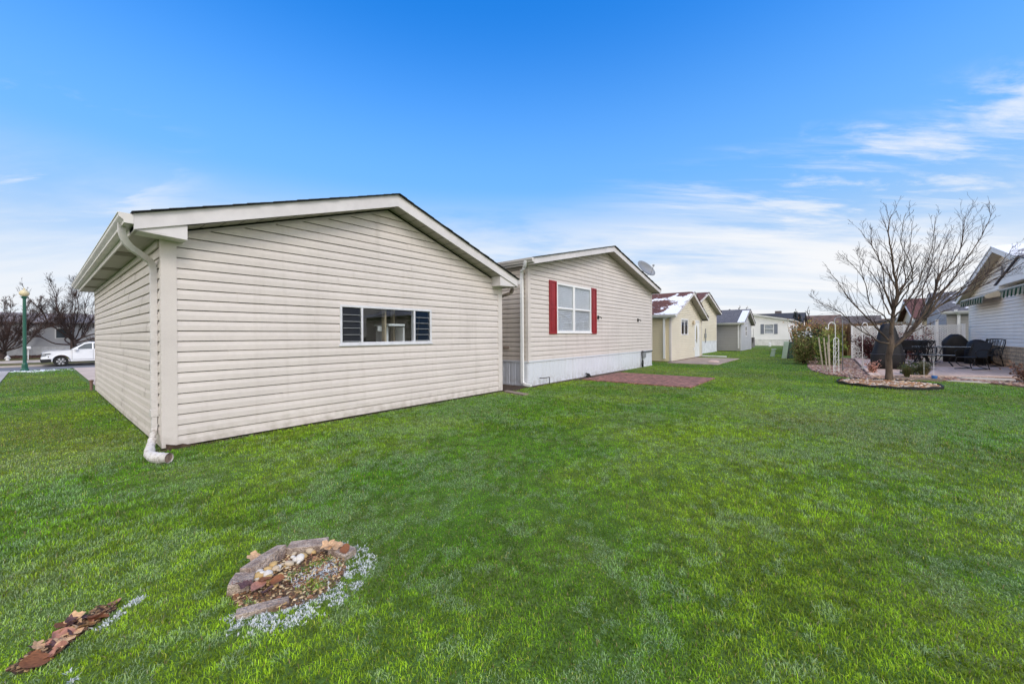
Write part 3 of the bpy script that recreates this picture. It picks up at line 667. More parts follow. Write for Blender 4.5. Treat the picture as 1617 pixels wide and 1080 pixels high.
b = MB(); b.prism([(24.55+.13*math.cos(a), 1.35+.52*math.sin(a)) for a in [2*math.pi*k/20 for k in range(20)]], 6.112, 6.119, 'y'); b.build('door_window', mat('leaded_glass', (.33, .31, .20), .2), dd)
b = MB(); b.tube([(24.2, 6.12, 1.0), (24.2, 6.06, 1.0), (24.28, 6.05, 1.0)], .018, 8); b.build('handle', M['galv'], dd)
b = MB(); b.lathe([(.05, -.1), (.07, 0), (.06, .12), (.02, .16)], (23.65, 6.02, 1.98), 10); b.box(23.62, 23.68, 6.02, 6.1, 2.0, 2.05); b.build('wall_lamp', M['tan'], yt)
b = MB(); b.box(23.75, 23.87, 6.06, 6.1, .45, .60); b.build('outlet_cover', M['trimw'], yt)
downspout(yt, [(19.5, 6.05, 2.35), (19.5, 6.05, 2.28), (19.66, 6.4, 2.12), (19.68, 6.4, 2.0), (19.68, 6.4, .15)], .09, .07, m=M['trimw'])
b = MB(); b.box(19.74, 25.72, 6.06, 14, 0.0, .04); b.build('sill_plate', mat('weathered_sill', (.16, .11, .08), .9), yt)
b = MB(); b.box(21.6, 22.1, 9.2, 9.7, yz(21.8)-.02, yz(21.8)+.14); b.build('roof_vent', M['roof_brown2'], yt)
b = MB(); b.prism([(25.2, 6.0), (25.3, 5.98), (25.05, 4.65), (24.93, 4.67)], .035, .10, 'z'); tag(b.build('drain_spout', M['trimw']), 'white downspout extension lying on the tan patio by the pale yellow garage', 'drain pipe')

# --- home behind it
t4, z4, e4 = house('manufactured_home', 'pale yellow home with white skirting just past the back-door garage', 'house', 26.1, 33.9, 7.0, 22, 2.95, 'y', .34, .2, .31,
    (M['yellow2'], M['roof_brown'], mat('pale_skirting', (.70, .72, .76), .5)), skirt=.86, course=.11)
b = MB(); b.tube([(30.2, 6.93, 1.75), (30.2, 6.93, .75)], .03, 6); b.box(30.05, 30.35, 6.9, 6.97, 1.1, 1.4); b.build('utility_box', M['galv'], t4)
# --- grey garage
t5, z5, e5 = house('detached_garage', 'grey-sided garage with a steep gable and narrow window near the white home', 'garage', 35.35, 40.4, 5.55, 13, 2.22, 'y', .3, .25, .42,
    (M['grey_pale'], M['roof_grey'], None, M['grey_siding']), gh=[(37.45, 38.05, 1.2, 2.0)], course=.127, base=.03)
b = MB(); frame(b, 'x', 5.55, -1, 37.4, 38.1, 1.15, 2.02, .06, -.03, .03, rails=((1.6, .05, 37.46, 38.04),)); w5 = b.build('window', M['trimw'], t5)
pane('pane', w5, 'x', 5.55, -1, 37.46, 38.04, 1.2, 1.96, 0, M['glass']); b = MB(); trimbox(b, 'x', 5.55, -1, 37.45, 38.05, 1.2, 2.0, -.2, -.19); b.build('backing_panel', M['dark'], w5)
downspout(t5, [(35.05, 5.5, 2.28), (35.05, 5.5, 2.2), (35.25, 5.7, 2.0), (35.27, 5.7, .2)], .09, .07, m=M['trimw'])
b = MB(); b.box(36.4, 36.9, 8, 8.5, z5(36.6)-.02, z5(36.6)+.16); b.build('roof_vent', M['black'], t5)
b = MB(); b.prism([(35.1, z5(35.1)+.03), (35.8, z5(35.8)+.05), (37.5, z5(37.5)+.04), (37.5, z5(37.5)), (35.1, z5(35.1))], 5.25, 5.75, 'y'); b.build('roof_snow', M['snow'], t5)
# --- white home
t6, z6, e6 = house('manufactured_home', 'white home with slate-grey shutters beyond the grey garage', 'house', 54.0, 70.5, 3.7, 12.3, 2.90, 'x', .3, .25, .20,
    (M['white_siding'], M['roof_far'], mat('white_skirting', (.74, .73, .71), .5)), skirt=.72, gh=[(5.18, 6.05, 1.40, 2.45)], fasc='trimw', course=.127, lh=[(58, 58.9, 1.2, 2.4), (62, 62.9, 1.2, 2.4)])
b = MB(); frame(b, 'y', 54.0, -1, 5.15, 6.08, 1.37, 2.48, .07, -.03, .03, rails=((1.93, .06, 5.2, 6.0),)); w6 = b.build('window', M['trimw'], t6)
pane('pane', w6, 'y', 54.0, -1, 5.22, 6.01, 1.44, 2.41, 0, M['glass_blind']); blinds(w6, 'y', 54.0, -1, 5.22, 6.01, 1.44, 2.41, -.05, .06)
shutter(t6, 'y', 54.0, -1, 4.78, 5.12, 1.35, 2.5, M['blueshut']); shutter(t6, 'y', 54.0, -1, 6.11, 6.45, 1.35, 2.5, M['blueshut'])
for a in (58, 62):
    b = MB(); frame(b, 'x', 3.7, -1, a, a+.9, 1.2, 2.4, .06, -.03, .03); w = b.build('window', M['trimw'], t6); pane('pane', w, 'x', 3.7, -1, a+.06, a+.84, 1.26, 2.34, 0, M['glass_blind'])
    shutter(t6, 'x', 3.7, -1, a-.45, a-.05, 1.2, 2.4, M['blueshut']); shutter(t6, 'x', 3.7, -1, a+.95, a+1.35, 1.2, 2.4, M['blueshut'])
b = MB(); b.box(64, 67.5, 2.4, 3.6, 0, .55); b.box(64, 67.5, 2.38, 2.44, .55, 1.3); b.build('porch', mat('brown_porch', (.10, .07, .05), .9), t6)
b = MB(); b.box(46.5, 46.6, 6.2, 6.9, 0, 1.0); b.box(46.5, 47.6, 6.2, 6.28, .45, 1.0); b.box(47.5, 47.6, 6.2, 6.9, 0, 1.0)
for k in range(4): b.box(46.6+k*.25, 46.66+k*.25, 6.18, 6.21, 0, 1.9 if k == 0 else 1.0)
tag(b.build('wooden_steps', mat('grey_wood', (.26, .25, .25), .9)), 'grey wooden steps between the grey garage and the white home', 'steps')
b = MB(); b.lathe([(.10, 0), (.12, .12), (.10, .3), (.13, .34), (.02, .42)], (50.2, 5.15, 0), 12); tag(b.build('vent_pipe', M['white_paint']), 'small white capped pipe in the lawn before the white home', 'pipe')
# --- dark-roofed house behind the white one
def farhouse(name, label, x0, x1, y0, y1, H, rd, pitch, wm, rm, ov=.4, extra=None):
    t = thing(name, label, 'house', (0, 0, 0))
    b = MB(); b.box(x0, x1, y0, y1, -.3, H)
    if rd == 'y': m_ = (x0+x1)/2; pk = H+pitch*(x1-x0)/2; b.prism([(x0, H), (x1, H), (m_, pk)], y0, y1, 'y')
    else: m_ = (y0+y1)/2; pk = H+pitch*(y1-y0)/2; b.prism([(y0, H), (y1, H), (m_, pk)], x0, x1, 'x')
    b.build('wall', wm, t)
    b = MB()
    if rd == 'y': pl = [(x0-ov, H-pitch*ov+.05), (m_, pk+.05), (x1+ov, H-pitch*ov+.05), (x1+ov, H-pitch*ov+.15), (m_, pk+.17), (x0-ov, H-pitch*ov+.15)]; b.prism(pl, y0-ov, y1+ov, 'y')
    else: pl = [(y0-ov, H-pitch*ov+.05), (m_, pk+.05), (y1+ov, H-pitch*ov+.05), (y1+ov, H-pitch*ov+.15), (m_, pk+.17), (y0-ov, H-pitch*ov+.15)]; b.prism(pl, x0-ov, x1+ov, 'x')
    rf = b.build('roof', rm, t)
    return t, rf, pk
def farwin(t, axis, const, out, s0, s1, z0, z1):
    b = MB(); frame(b, axis, const, out, s0, s1, z0, z1, .08, .0, .05); w = b.build('window', M['trimw'], t)
    b = MB(); trimbox(b, axis, const, out, s0+.08, s1-.08, z0+.08, z1-.08, .0, .02); b.build('pane', M['carglass'], w)
tA, rA, pA = farhouse('distant_house', 'dark-roofed house with a chimney rising behind the white home', 81, 98, 4.0, 16, 2.9, 'y', .26, M['offwhite'], M['shingle_dark'])
b = MB(); b.box(90.2, 91.0, 7.5, 8.3, 3.5, 5.6); b.box(90.1, 91.1, 7.4, 8.4, 5.3, 5.75); b.build('chimney', mat('chimney_brick', (.13, .11, .11), .9), rA)

# --- home on the right with the awnings
rt = thing('manufactured_home', 'off-white home with striped green awnings and tan stone base beside the patio', 'house', (0, 0, 0))
RX0, RX1, RY = 17.6, 27.7, -5.0; mid = 22.65; HW = 2.90; PT = .30
sub = MB(); siding(sub, 'x', RY, 1, RX0, RX1, .86, HW, (mid, HW+PT*(mid-RX0), 0), (), .125, D=.018, seed=9); backing(sub, 'x', RY, 1, RX0, RX1, .86, HW, (mid, HW+PT*(mid-RX0))); sub.build('gable_wall', M['offwhite'], rt, recalc=False)
sub = MB(); siding(sub, 'y', RX1, 1, -18, RY, .86, HW, None, (), .125, seed=10); siding(sub, 'y', RX0, -1, -18, RY, .86, HW, None, (), .125, seed=11); sub.box(RX0+.03, RX1-.03, -18, -17.9, 0, HW); sub.build('side_wall', M['offwhite'], rt, recalc=False)
b = MB(); b.box(RX0, RX1, -18, RY+.03, 0, .84); b.build('stone_base', M['ledge'], rt)
b = MB(); b.box(RX0-.01, RX1+.01, RY, RY+.05, .84, .875); b.build('base_ledge', M['offwhite'], rt)
b = MB(); b.box(RX1-.06, RX1+.02, RY-.06, RY+.022, .88, HW); b.build('corner_trim', M['offwhite'], rt)
rz_ = lambda a: HW+.16+PT*(mid-RX0)-PT*abs(a-mid)
for s_ in (RX0-.5, RX1+.5):
    b = MB(); ps = [(s_, RY+.38, rz_(s_)), (mid, RY+.38, rz_(mid)), (mid, -18.3, rz_(mid)), (s_, -18.3, rz_(s_))]; b.add(ps+[(p[0], p[1], p[2]-.03) for p in ps], [(0, 1, 2, 3), (7, 6, 5, 4), (0, 4, 5, 1), (1, 5, 6, 2), (2, 6, 7, 3), (3, 7, 4, 0)])
    b.build('roof', M['roof_snowy'], rt)
    b = MB(); b.prism([(s_, rz_(s_)-.035), (mid, rz_(mid)-.035), (mid, rz_(mid)-.22), (s_, rz_(s_)-.20)], RY+.33, RY+.35, 'y'); b.build('rake_board', M['trimw'], rt)
    b = MB(); b.add([(s_, RY+.01, rz_(s_)-.2), (mid, RY+.01, rz_(mid)-.2), (mid, RY+.33, rz_(mid)-.2), (s_, RY+.33, rz_(s_)-.2)], [(0, 1, 2, 3)]); b.build('rake_soffit', mat('tan_soffit', (.45, .38, .28), .6), rt)
# louvre ornament
b = MB(); b.tube([(22.9, RY+.03, 3.2), (22.9, RY+.06, 3.85)], .02, 6)
for k in range(10):
    z = 3.25+k*.062; b.tube([(22.9-.11+.03*(k % 2), RY+.05, z), (22.9, RY+.07, z+.03), (22.9+.11-.03*(k % 2), RY+.05, z)], .014, 5)
b.build('wall_ornament', mat('ornament_grey', (.26, .25, .25), .6), rt)
def awning(x0, x1, proj, z):
    b = MB(); b.prism([(RY+.02, z+.22), (RY+proj-.05, z+.06), (RY+proj, z), (RY+proj-.06, z-.09), (RY+.02, z-.02)], x0, x1, 'x'); aw = b.build('awning', M['tan'], rt)
    n = int((x1-x0)/.075); VV, FF, CC = [], [], []
    for i in range(n):
        a = x0+.1+(x1-x0-.2)*i/n; c = x0+.1+(x1-x0-.2)*(i+1)/n; y = RY+proj+.012*math.sin(i*1.9); y2 = RY+proj+.012*math.sin((i+1)*1.9)
        zb = z-.25+.025*math.cos(i*1.3)
        zb2 = z-.25+.025*math.cos((i+1)*1.3); k0 = len(VV)
        VV += [(a, y, z-.02), (c, y2, z-.02), (c, y2+.02, zb2), (a, y+.02, zb), (a, y-.006, z-.02), (c, y2-.006, z-.02), (c, y2+.014, zb2), (a, y+.014, zb)]; FF += [tuple(k0+q for q in f) for f in [(0, 1, 2, 3), (4, 5, 6, 7), (0, 1, 5, 4), (3, 2, 6, 7)]]; CC += [(.60, .64, .60) if i % 2 == 0 else (.012, .11, .07)]*8
    colmesh('valance', np.array(VV), np.array(FF), np.array(CC), M['leafattr'], 4, aw)
    b = MB(); b.box(x0, x1, RY+proj-.01, RY+proj+.004, z-.05, z+.01); b.build('front_rail', mat('dark_green_rail', (.012, .05, .04), .5), aw)
awning(23.0, 26.6, .48, 2.74); awning(14.8, 21.2, .48, 2.78)
# small porch gable on that wall
for s_ in (17.0, 21.75):
    b = MB(); m_ = 19.4; zq = lambda a: 3.75-.30*abs(a-m_); ps = [(s_, RY+.5, zq(s_)), (m_, RY+.5, zq(m_)), (m_, RY-.2, zq(m_)), (s_, RY-.2, zq(s_))]; b.add(ps+[(p[0], p[1], p[2]-.03) for p in ps], [(0, 1, 2, 3), (7, 6, 5, 4), (0, 4, 5, 1), (1, 5, 6, 2), (2, 6, 7, 3), (3, 7, 4, 0)]); b.build('porch_roof', M['roof_grey'], rt)
b = MB(); b.prism([(17.1, 2.98), (21.7, 2.98), (19.4, 3.68)], RY+.02, RY+.46, 'y'); b.box(17.1, 17.5, RY+.02, RY+.47, 2.85, 2.98); b.box(21.35, 21.7, RY+.02, RY+.47, 2.85, 2.98); b.build('porch_gable', M['trimw'], rt)

# --- houses behind the lattice fence
t8, z8, e8 = house('detached_garage', 'grey garage with snow on its roof edge behind the white lattice fence', 'garage', 31.9, 37.6, -13, -4.95, 2.50, 'y', .3, .28, .40, (M['grey_siding'], M['roof_grey_snow'], None), course=.127, gut=('l',))
# lighter gable that faces the lawns
b = MB(); siding(b, 'x', -4.95, 1, 31.9, 37.6, .03, 2.5, (34.75, 3.64, 0), (), .12, D=.022, seed=12); b.build('gable_cladding', M['grey_pale'], t8, recalc=False)
downspout(t8, [(31.5, -5.2, 2.6), (31.5, -5.2, 2.5), (31.75, -5.35, 2.3), (31.8, -5.35, .2)], .11, .09, m=M['trimw'])
t9, r9, p9 = farhouse('distant_house', 'cream house with a brown roof seen just right of the tree trunk', 41, 49.5, -16, -5.0, 2.45, 'y', .36, M['yellow2'], M['roof_brown2'])
farwin(t9, 'y', 41, -1, -7.4, -6.4, 1.2, 2.1)
b = MB(); b.prism([(41.0-.45, 2.42), (45.25, 3.95), (49.95, 2.42), (49.95, 2.28), (45.25, 3.8), (40.55, 2.28)], -4.62, -4.56, 'y'); b.build('rake_board', M['trimw'], t9)
ta, ra, pa = farhouse('distant_house', 'pale grey house with a low roof seen left of the tree trunk behind the fence', 58, 72, -14, -4.6, 2.6, 'x', .22, M['grey_pale'], M['roof_grey'])
farwin(ta, 'y', 58, -1, -7.2, -5.8, 1.3, 2.3)
b = MB(); b.lathe([(.22, 0), (.22, .35), (.45, .4), (.45, .6), (.1, .75)], (60, -6.4, pa-.7), 12); b.build('roof_vent', M['black'], ra)
tb, rb_, pb = farhouse('distant_house', 'low dark-gabled house left end of the lattice fence line', 84, 98, -12, -3.6, 2.7, 'x', .22, M['grey_pale'], M['roof_far'])
farwin(tb, 'y', 84, -1, -8, -6.5, 1.2, 2.2)
for (lab, x0, x1, y0, y1, H, pt, rm) in (('long brown-roofed house far across the dry field, nearest the white home', 150, 166, -2.0, 7.0, 2.6, .55, M['roof_far_brown']),
        ('tall dark-roofed house far across the dry field, behind the shepherd hooks', 158, 174, -11.5, -1.0, 3.2, .45, M['roof_far']),
        ('brown-roofed house far across the dry field, nearest the lattice fence', 160, 176, -23, -11, 2.4, .42, M['roof_far_brown'])):
    tc_, rc_, pc_ = farhouse('distant_house', lab, x0, x1, y0, y1, H, 'y', pt, mat('far_wall', (.30, .27, .25), .9), rm)
    farwin(tc_, 'y', x0, -1, y0+2, y0+3.2, 1.0, 2.2); farwin(tc_, 'y', x0, -1, y1-3.2, y1-2, 1.0, 2.2)
# --- home across the street
tl, rl_, pl_ = farhouse('manufactured_home', 'long grey-sided home with white skirting across the street behind the bare trees', -9, 12, 54, 66, 2.7, 'x', .16, M['grey_pale'], mat('weathered_roof', (.24, .21, .20), .9, .2, 2))
b = MB(); skirting(b, 'x', 53.98, -1, -9, 12, -.25, .62, .3); b.build('skirting', mat('white_skirt_far', (.66, .67, .68), .5), tl, recalc=False)
b = MB(); siding(b, 'x', 53.99, -1, -9, 12, .62, 2.7, None, (), .127, D=.02); b.build('siding', M['grey_pale'], tl, recalc=False)
for a in (-3.5, 1.0, 5.0): farwin(tl, 'x', 53.97, -1, a, a+1.1, 1.3, 2.3)

# ---------------------------------------------------------------- street lamp
lt = thing('street_lamp', 'green street lamp with a cream globe at the end of the side lawn', 'street lamp', (-.33, 25.75, -.02))
b = MB(); b.lathe([(.12, 0), (.12, .10), (.09, .14), (.085, .30), (.056, .36), (.048, 2.95), (.045, 3.02)], n=12); b.build('post', M['lamp_green'], lt)
b = MB(); b.lathe([(.045, 3.0), (.08, 3.03), (.095, 3.07), (.06, 3.10)], n=12); b.build('collar', M['lamp_green'], lt)
b = MB(); b.lathe([(.06, 3.10), (.115, 3.14), (.148, 3.21), (.142, 3.27), (.10, 3.33), (.04, 3.37), (.026, 3.39), (.035, 3.41), (.015, 3.44), (.002, 3.46)], n=20); b.build('globe', M['globe'], lt, smooth=True)

# ---------------------------------------------------------------- pickup truck (faces -x)
tr = thing('pickup_truck', 'white pickup truck parked along the far kerb', 'pickup truck', (.18, 43.95, -.74))
def arcp(cx, cz, r, a0, a1, n=10): return [(cx+r*math.cos(R(a0+(a1-a0)*i/n)), cz+r*math.sin(R(a0+(a1-a0)*i/n))) for i in range(n+1)]
low = [(.10, .42), (.02, .50), (.0, .72), (.02, 1.02), (.07, 1.12), (.40, 1.19), (1.0, 1.22), (1.42, 1.245), (3.62, 1.24), (3.66, 1.26), (5.22, 1.25), (5.28, 1.18), (5.30, .60), (5.22, .50), (4.62, .44)]
low += arcp(4.15, .40, .47, 0, 180)+[(3.66, .36), (1.40, .36)]+arcp(.93, .40, .47, 0, 180)+[(.44, .40)]
W_ = 1.86
b = MB(); n = len(low)
rings = []
for y, sx in ((.07, .04), (0.0, 0), (W_, 0), (W_-.0, 0)):
    pass
def inset(poly, k, c=(2.65, .8)): return [(c[0]+(x-c[0])*(1-k*.6), c[1]+(z-c[1])*(1-k)) for x, z in poly]
rings = [[(x, .055, z) for x, z in inset(low, .045)], [(x, 0, z) for x, z in low], [(x, W_, z) for x, z in low], [(x, W_-.055+.11, z) for x, z in low][:0] or [(x, W_+.0, z) for x, z in low]]
b.loft([[(x, .05, z) for x, z in inset(low, .05)], [(x, .0, z) for x, z in inset(low, .0)], [(x, W_, z) for x, z in low], [(x, W_+.0001, z) for x, z in inset(low, .05)]], cap=True)
b.build('body', M['truck'], tr, bevel=.02)
cabp = [(1.35, 1.19), (2.10, 1.72), (2.35, 1.79), (3.25, 1.80), (3.48, 1.74), (3.66, 1.22)]
b = MB(); b.loft([[(x, .05+(z-1.2)*.28, z) for x, z in cabp], [(x, W_-.05-(z-1.2)*.28, z) for x, z in cabp]]); b.build('cab', M['truck'], tr, bevel=.02)
def sidepoly(pts, m, name, o=.004, par=tr):
    b = MB()
    f = [(x, .05+(z-1.2)*.28-o if z > 1.2 else -o, z) for x, z in pts]; k = [(x, y+.006, z) for x, y, z in f]; b.loft([f, k]); return b.build(name, m, par)
sidepoly([(1.62, 1.26), (2.12, 1.64), (2.36, 1.70), (2.50, 1.70), (2.50, 1.27)], M['carglass'], 'side_window')
sidepoly([(2.58, 1.27), (2.58, 1.70), (3.22, 1.71), (3.36, 1.66), (3.42, 1.28)], M['carglass'], 'side_window')
b = MB(); b.add([(1.40, .12, 1.24), (1.40, W_-.12, 1.24), (2.08, W_-.24, 1.70), (2.08, .24, 1.70), (1.385, .12, 1.25), (1.385, W_-.12, 1.25), (2.065, W_-.24, 1.71), (2.065, .24, 1.71)], [(0, 1, 2, 3), (7, 6, 5, 4), (0, 4, 5, 1), (2, 6, 7, 3), (1, 5, 6, 2), (0, 3, 7, 4)]); b.build('windshield', M['carglass'], tr)
dpan = mat('panel_gap', (.12, .12, .13), .6)
for nm, a, c in (('door', 1.48, 2.54), ('door', 2.56, 3.46)):
    b = MB(); b.box(a, c, -.006, .01, .50, 1.22); d_ = b.build(nm, M['truck'], tr, bevel=.004)
    b = MB(); b.box(a-.012, a, -.003, .01, .50, 1.22); b.build('door_seam', dpan, d_)
    b = MB(); b.box(c-.22, c-.06, -.03, -.006, 1.08, 1.11); b.build('handle', M['truck'], d_)
b = MB(); b.box(.96, 4.4, .0, .08, .30, .37); b.build('sill', M['black'], tr)
b = MB(); b.prism([(0.02, .30), (-.05, .42), (-.06, .56), (.02, .60), (.46, .56), (.46, .36)], -.005, W_+.005, 'y'); b.build('front_bumper', M['black'], tr, bevel=.02)
b = MB(); b.prism([(-.02, .56), (-.03, .70), (.42, .70), (.44, .58)], -.01, W_+.01, 'y'); b.build('bumper_cap', M['truck'], tr, bevel=.015)
b = MB(); b.box(-.02, .03, .45, W_-.45, .72, .98); b.build('grille', M['black'], tr)
for y0_ in (-.008, W_-.40):
    b = MB(); b.prism([(.0, .80), (.02, .96), (.40, 1.0), (.46, .96), (.22, .92), (.20, .84)], y0_, y0_+.41, 'y'); hl = b.build('headlight', mat('headlight_lens', (.10, .11, .12), .1), tr)
    b = MB(); b.prism([(.015, .86), (.02, .92), (.19, .93), (.18, .87)], y0_-.004, y0_+.2, 'y'); b.build('lens', M['alloy'], hl)
b = MB(); b.prism([(.10, .62), (.10, .66), (.30, .67), (.31, .78), (.35, .78), (.35, .62)], -.008, .0, 'y'); b.build('fog_light_trim', M['black'], tr)
b = MB(); b.box(1.60, 1.78, -.20, -.02, 1.20, 1.36); b.box(1.66, 1.72, -.04, .06, 1.22, 1.27); b.build('mirror', M['truck'], tr, bevel=.03)
for cx in (.93, 4.15):
    for y0_, s_ in ((.02, -1), (W_-.02, 1)):
        w = thing('wheel', None, None); w.parent = tr; w.location = (cx, y0_, .38)
        b = MB(); pr_ = [(.20, .0), (.24, .02), (.36, .01), (.375, .05), (.375, .20), (.36, .24), (.2, .25)]
        b.loft([[(r*math.cos(a), -s_*q if s_ < 0 else -q, r*math.sin(a)) for a in [2*math.pi*k/24 for k in range(24)]] for r, q in pr_]); b.build('tyre', M['rubber'], w, smooth=False)
        b = MB()
        yy_ = .012 if s_ < 0 else -.012
        for k in range(6):
            a = 2*math.pi*k/6; c_, s2 = math.cos(a), math.sin(a); c3, s3 = math.cos(a+.32), math.sin(a+.32); c4, s4 = math.cos(a-.32), math.sin(a-.32)
            b.add([(.04*c_, yy_, .04*s2), (.235*c4, yy_, .235*s4), (.235*c_, yy_-.0, .235*s2), (.235*c3, yy_, .235*s3), (.04*c_, -yy_, .04*s2), (.235*c4, -yy_, .235*s4), (.235*c3, -yy_, .235*s3)], [(0, 1, 2, 3), (4, 6, 5), (1, 5, 6, 3)])
        b.tube([(0, yy_*1.5, 0), (0, -yy_, 0)], .06, 12); b.build('rim', M['alloy'], w)
        b = MB(); b.tube([(0, .03 if s_ < 0 else -.03, 0), (0, .06 if s_ < 0 else -.06, 0)], .24, 20); b.build('hub_well', M['black'], w)
# white hydrant-like fixture
b = MB(); b.lathe([(.13, 0), (.13, .05), (.09, .07), (.09, .25), (.12, .27), (.11, .33), (.05, .39), (.03, .42), (.002, .43)], (-1.5, 50.6, -.42), 14); b.tube([(-1.66, 50.6, -.22), (-1.34, 50.6, -.22)], .04, 10)
tag(b.build('hydrant', M['white_paint'], smooth=False), 'small white hydrant across the street beside the lamp post', 'hydrant')
b = MB(); b.box(-.62, -.32, 50.3, 50.7, .50, .70); b.box(-.50, -.44, 50.45, 50.55, -.45, .50)
tag(b.build('mailbox', M['white_paint'], bevel=.03), 'white mailbox just right of the lamp post across the street', 'mailbox')
# mulch of leaves under the left trees
def chips(name, label, cat, region, n, size, cols, zf=0.0, flat=.35, seed=1, pile=0.0):
    rs = np.random.RandomState(seed); P = []
    while len(P) < n:
        x, y = region(rs)
        if x is not None: P.append((x, y))
    P = np.array(P); k = len(P); c = np.array(cols)[rs.randint(0, len(cols), k)]*rs.uniform(.75, 1.25, (k, 1))
    base = np.array([(-1, -1, 0), (1, -1, 0), (1, 1, 0), (-1, 1, 0), (-.7, -.6, 1), (.6, -.7, 1), (.7, .6, 1), (-.6, .7, 1)], float)
    F0 = np.array([(0, 1, 5, 4), (1, 2, 6, 5), (2, 3, 7, 6), (3, 0, 4, 7), (4, 5, 6, 7)])
    s = size*rs.uniform(.5, 1.25, (k, 1)); sc = np.hstack([s, s*rs.uniform(.5, 1, (k, 1)), s*flat*rs.uniform(.5, 1.6, (k, 1))])
    v = base[None]*sc[:, None, :]*(1+rs.uniform(-.25, .25, (k, 8, 3))); a = rs.uniform(0, 6.28, k); t = rs.uniform(-.35, .35, k)
    ca, sa = np.cos(a)[:, None], np.sin(a)[:, None]; x = v[..., 0]; y = v[..., 1]; z = v[..., 2]+x*np.tan(t)[:, None]
    X = x*ca-y*sa+P[:, 0:1]; Y = x*sa+y*ca+P[:, 1:2]; Z = z+zf+ter(P[:, 0], P[:, 1])[:, None]+rs.uniform(0, 1, (k, 1))*pile
    V = np.stack([X, Y, Z], -1).reshape(-1, 3); F = (F0[None]+np.arange(k)[:, None, None]*8).reshape(-1, 4)
    o = colmesh(name, V, F, np.repeat(c, 8, 0), M['chips'], 4); return tag(o, label, cat, kind='stuff')
def inpoly(pt, poly):
    x, y = pt; r = False; j = len(poly)-1
    for i in range(len(poly)):
        if (poly[i][1] > y) != (poly[j][1] > y) and x < (poly[j][0]-poly[i][0])*(y-poly[i][1])/(poly[j][1]-poly[i][1])+poly[i][0]: r = not r
        j = i
    return r
def polyreg(poly, holes=()):
    xs = [p[0] for p in poly]; ys_ = [p[1] for p in poly]
    def f(rs):
        p = (rs.uniform(min(xs), max(xs)), rs.uniform(min(ys_), max(ys_)))
        if inpoly(p, poly) and not any(inpoly(p, h) for h in holes): return p
        return (None, None)
    return f
chips('mulch', 'dark red mulch under the bare trees across the street', 'mulch', polyreg([(-9, 51.5), (12, 51.5), (12, 53.9), (-9, 53.9)]), 5000, .07, [(.10, .05, .04), (.07, .04, .035), (.16, .09, .06)], .12, seed=2)
BED = [(15.38, -.58), (16.3, .12), (17.6, .52), (19.6, .72), (24.2, .9), (27, .95), (27.2, -.8), (15.9, -.85), (17.35, -3.4), (17.45, -4.95), (15.0, -4.95), (15.2, -3.72), (15.65, -3.32), (16.3, -2.95), (15.8, -1.9), (15.3, -1.2)]
DECKP = [(15.95, -.88), (27.2, -.88), (27.6, -4.98), (17.5, -4.98), (17.38, -3.6)]
chips('gravel_mulch', 'pinkish brown stone mulch of the planting bed around the patio', 'stone mulch', polyreg(BED, [DECKP]), 9000, .035, [(.30, .18, .14), (.40, .28, .23), (.20, .12, .10), (.48, .38, .32), (.26, .14, .10), (.33, .22, .13)], .012, seed=3, pile=.03)
# deck
b = MB(); y = -.90
while y > -4.95:
    xl = 15.95+max(0, (-.88-y))*(17.40-15.95)/2.75 if y > -3.6 else 17.42
    b.box(xl, 27.2, y-.135, y, .02, .085); y -= .142
dk = thing('deck', 'low tan board deck between the lattice fence and the lawn', 'deck', (0, 0, 0)); b.build('boards', M['deck'], dk)
b = MB(); b.prism([(15.90, -.84), (15.95, -.92), (17.42, -3.62), (17.46, -5.0), (17.38, -5.0), (17.34, -3.64)], .0, .075, 'z'); b.build('edge_board', mat('edge_board', (.34, .26, .22), .8), dk)
# stepping slabs
for i, (cx, cy, rx, ry, lab) in enumerate(((16.75, -3.35, .28, .62, 'broad pale stepping slab before the deck, nearest the ornamental grass'), (16.35, -4.25, .28, .55, 'pale stepping slab nearest the brown shrub'), (17.1, -4.45, .22, .42, 'pale stepping slab behind, against the deck edge'), (16.0, -2.95, .16, .55, 'thin stepping slab sunk in the lawn edge'))):
    rn = random.Random(i); b = MB(); b.prism([(cx+rx*math.cos(a)*rn.uniform(.85, 1.1), cy+ry*math.sin(a)*rn.uniform(.85, 1.1)) for a in [2*math.pi*k/9 for k in range(9)]], 0, .07 if i < 3 else .03, 'z')
    tag(b.build('stepping_stone', M['slabstone'], bevel=.01), lab, 'stepping stone', 'stepping slabs by the deck')
# snow-dusted low timber near tree
b = MB(); b.box(15.75, 15.95, -2.35, -1.35, .0, .07); tag(b.build('edging_timber', mat('old_timber', (.25, .20, .16), .9)), 'low timber edging in the bed behind the tree trunk', 'edging')

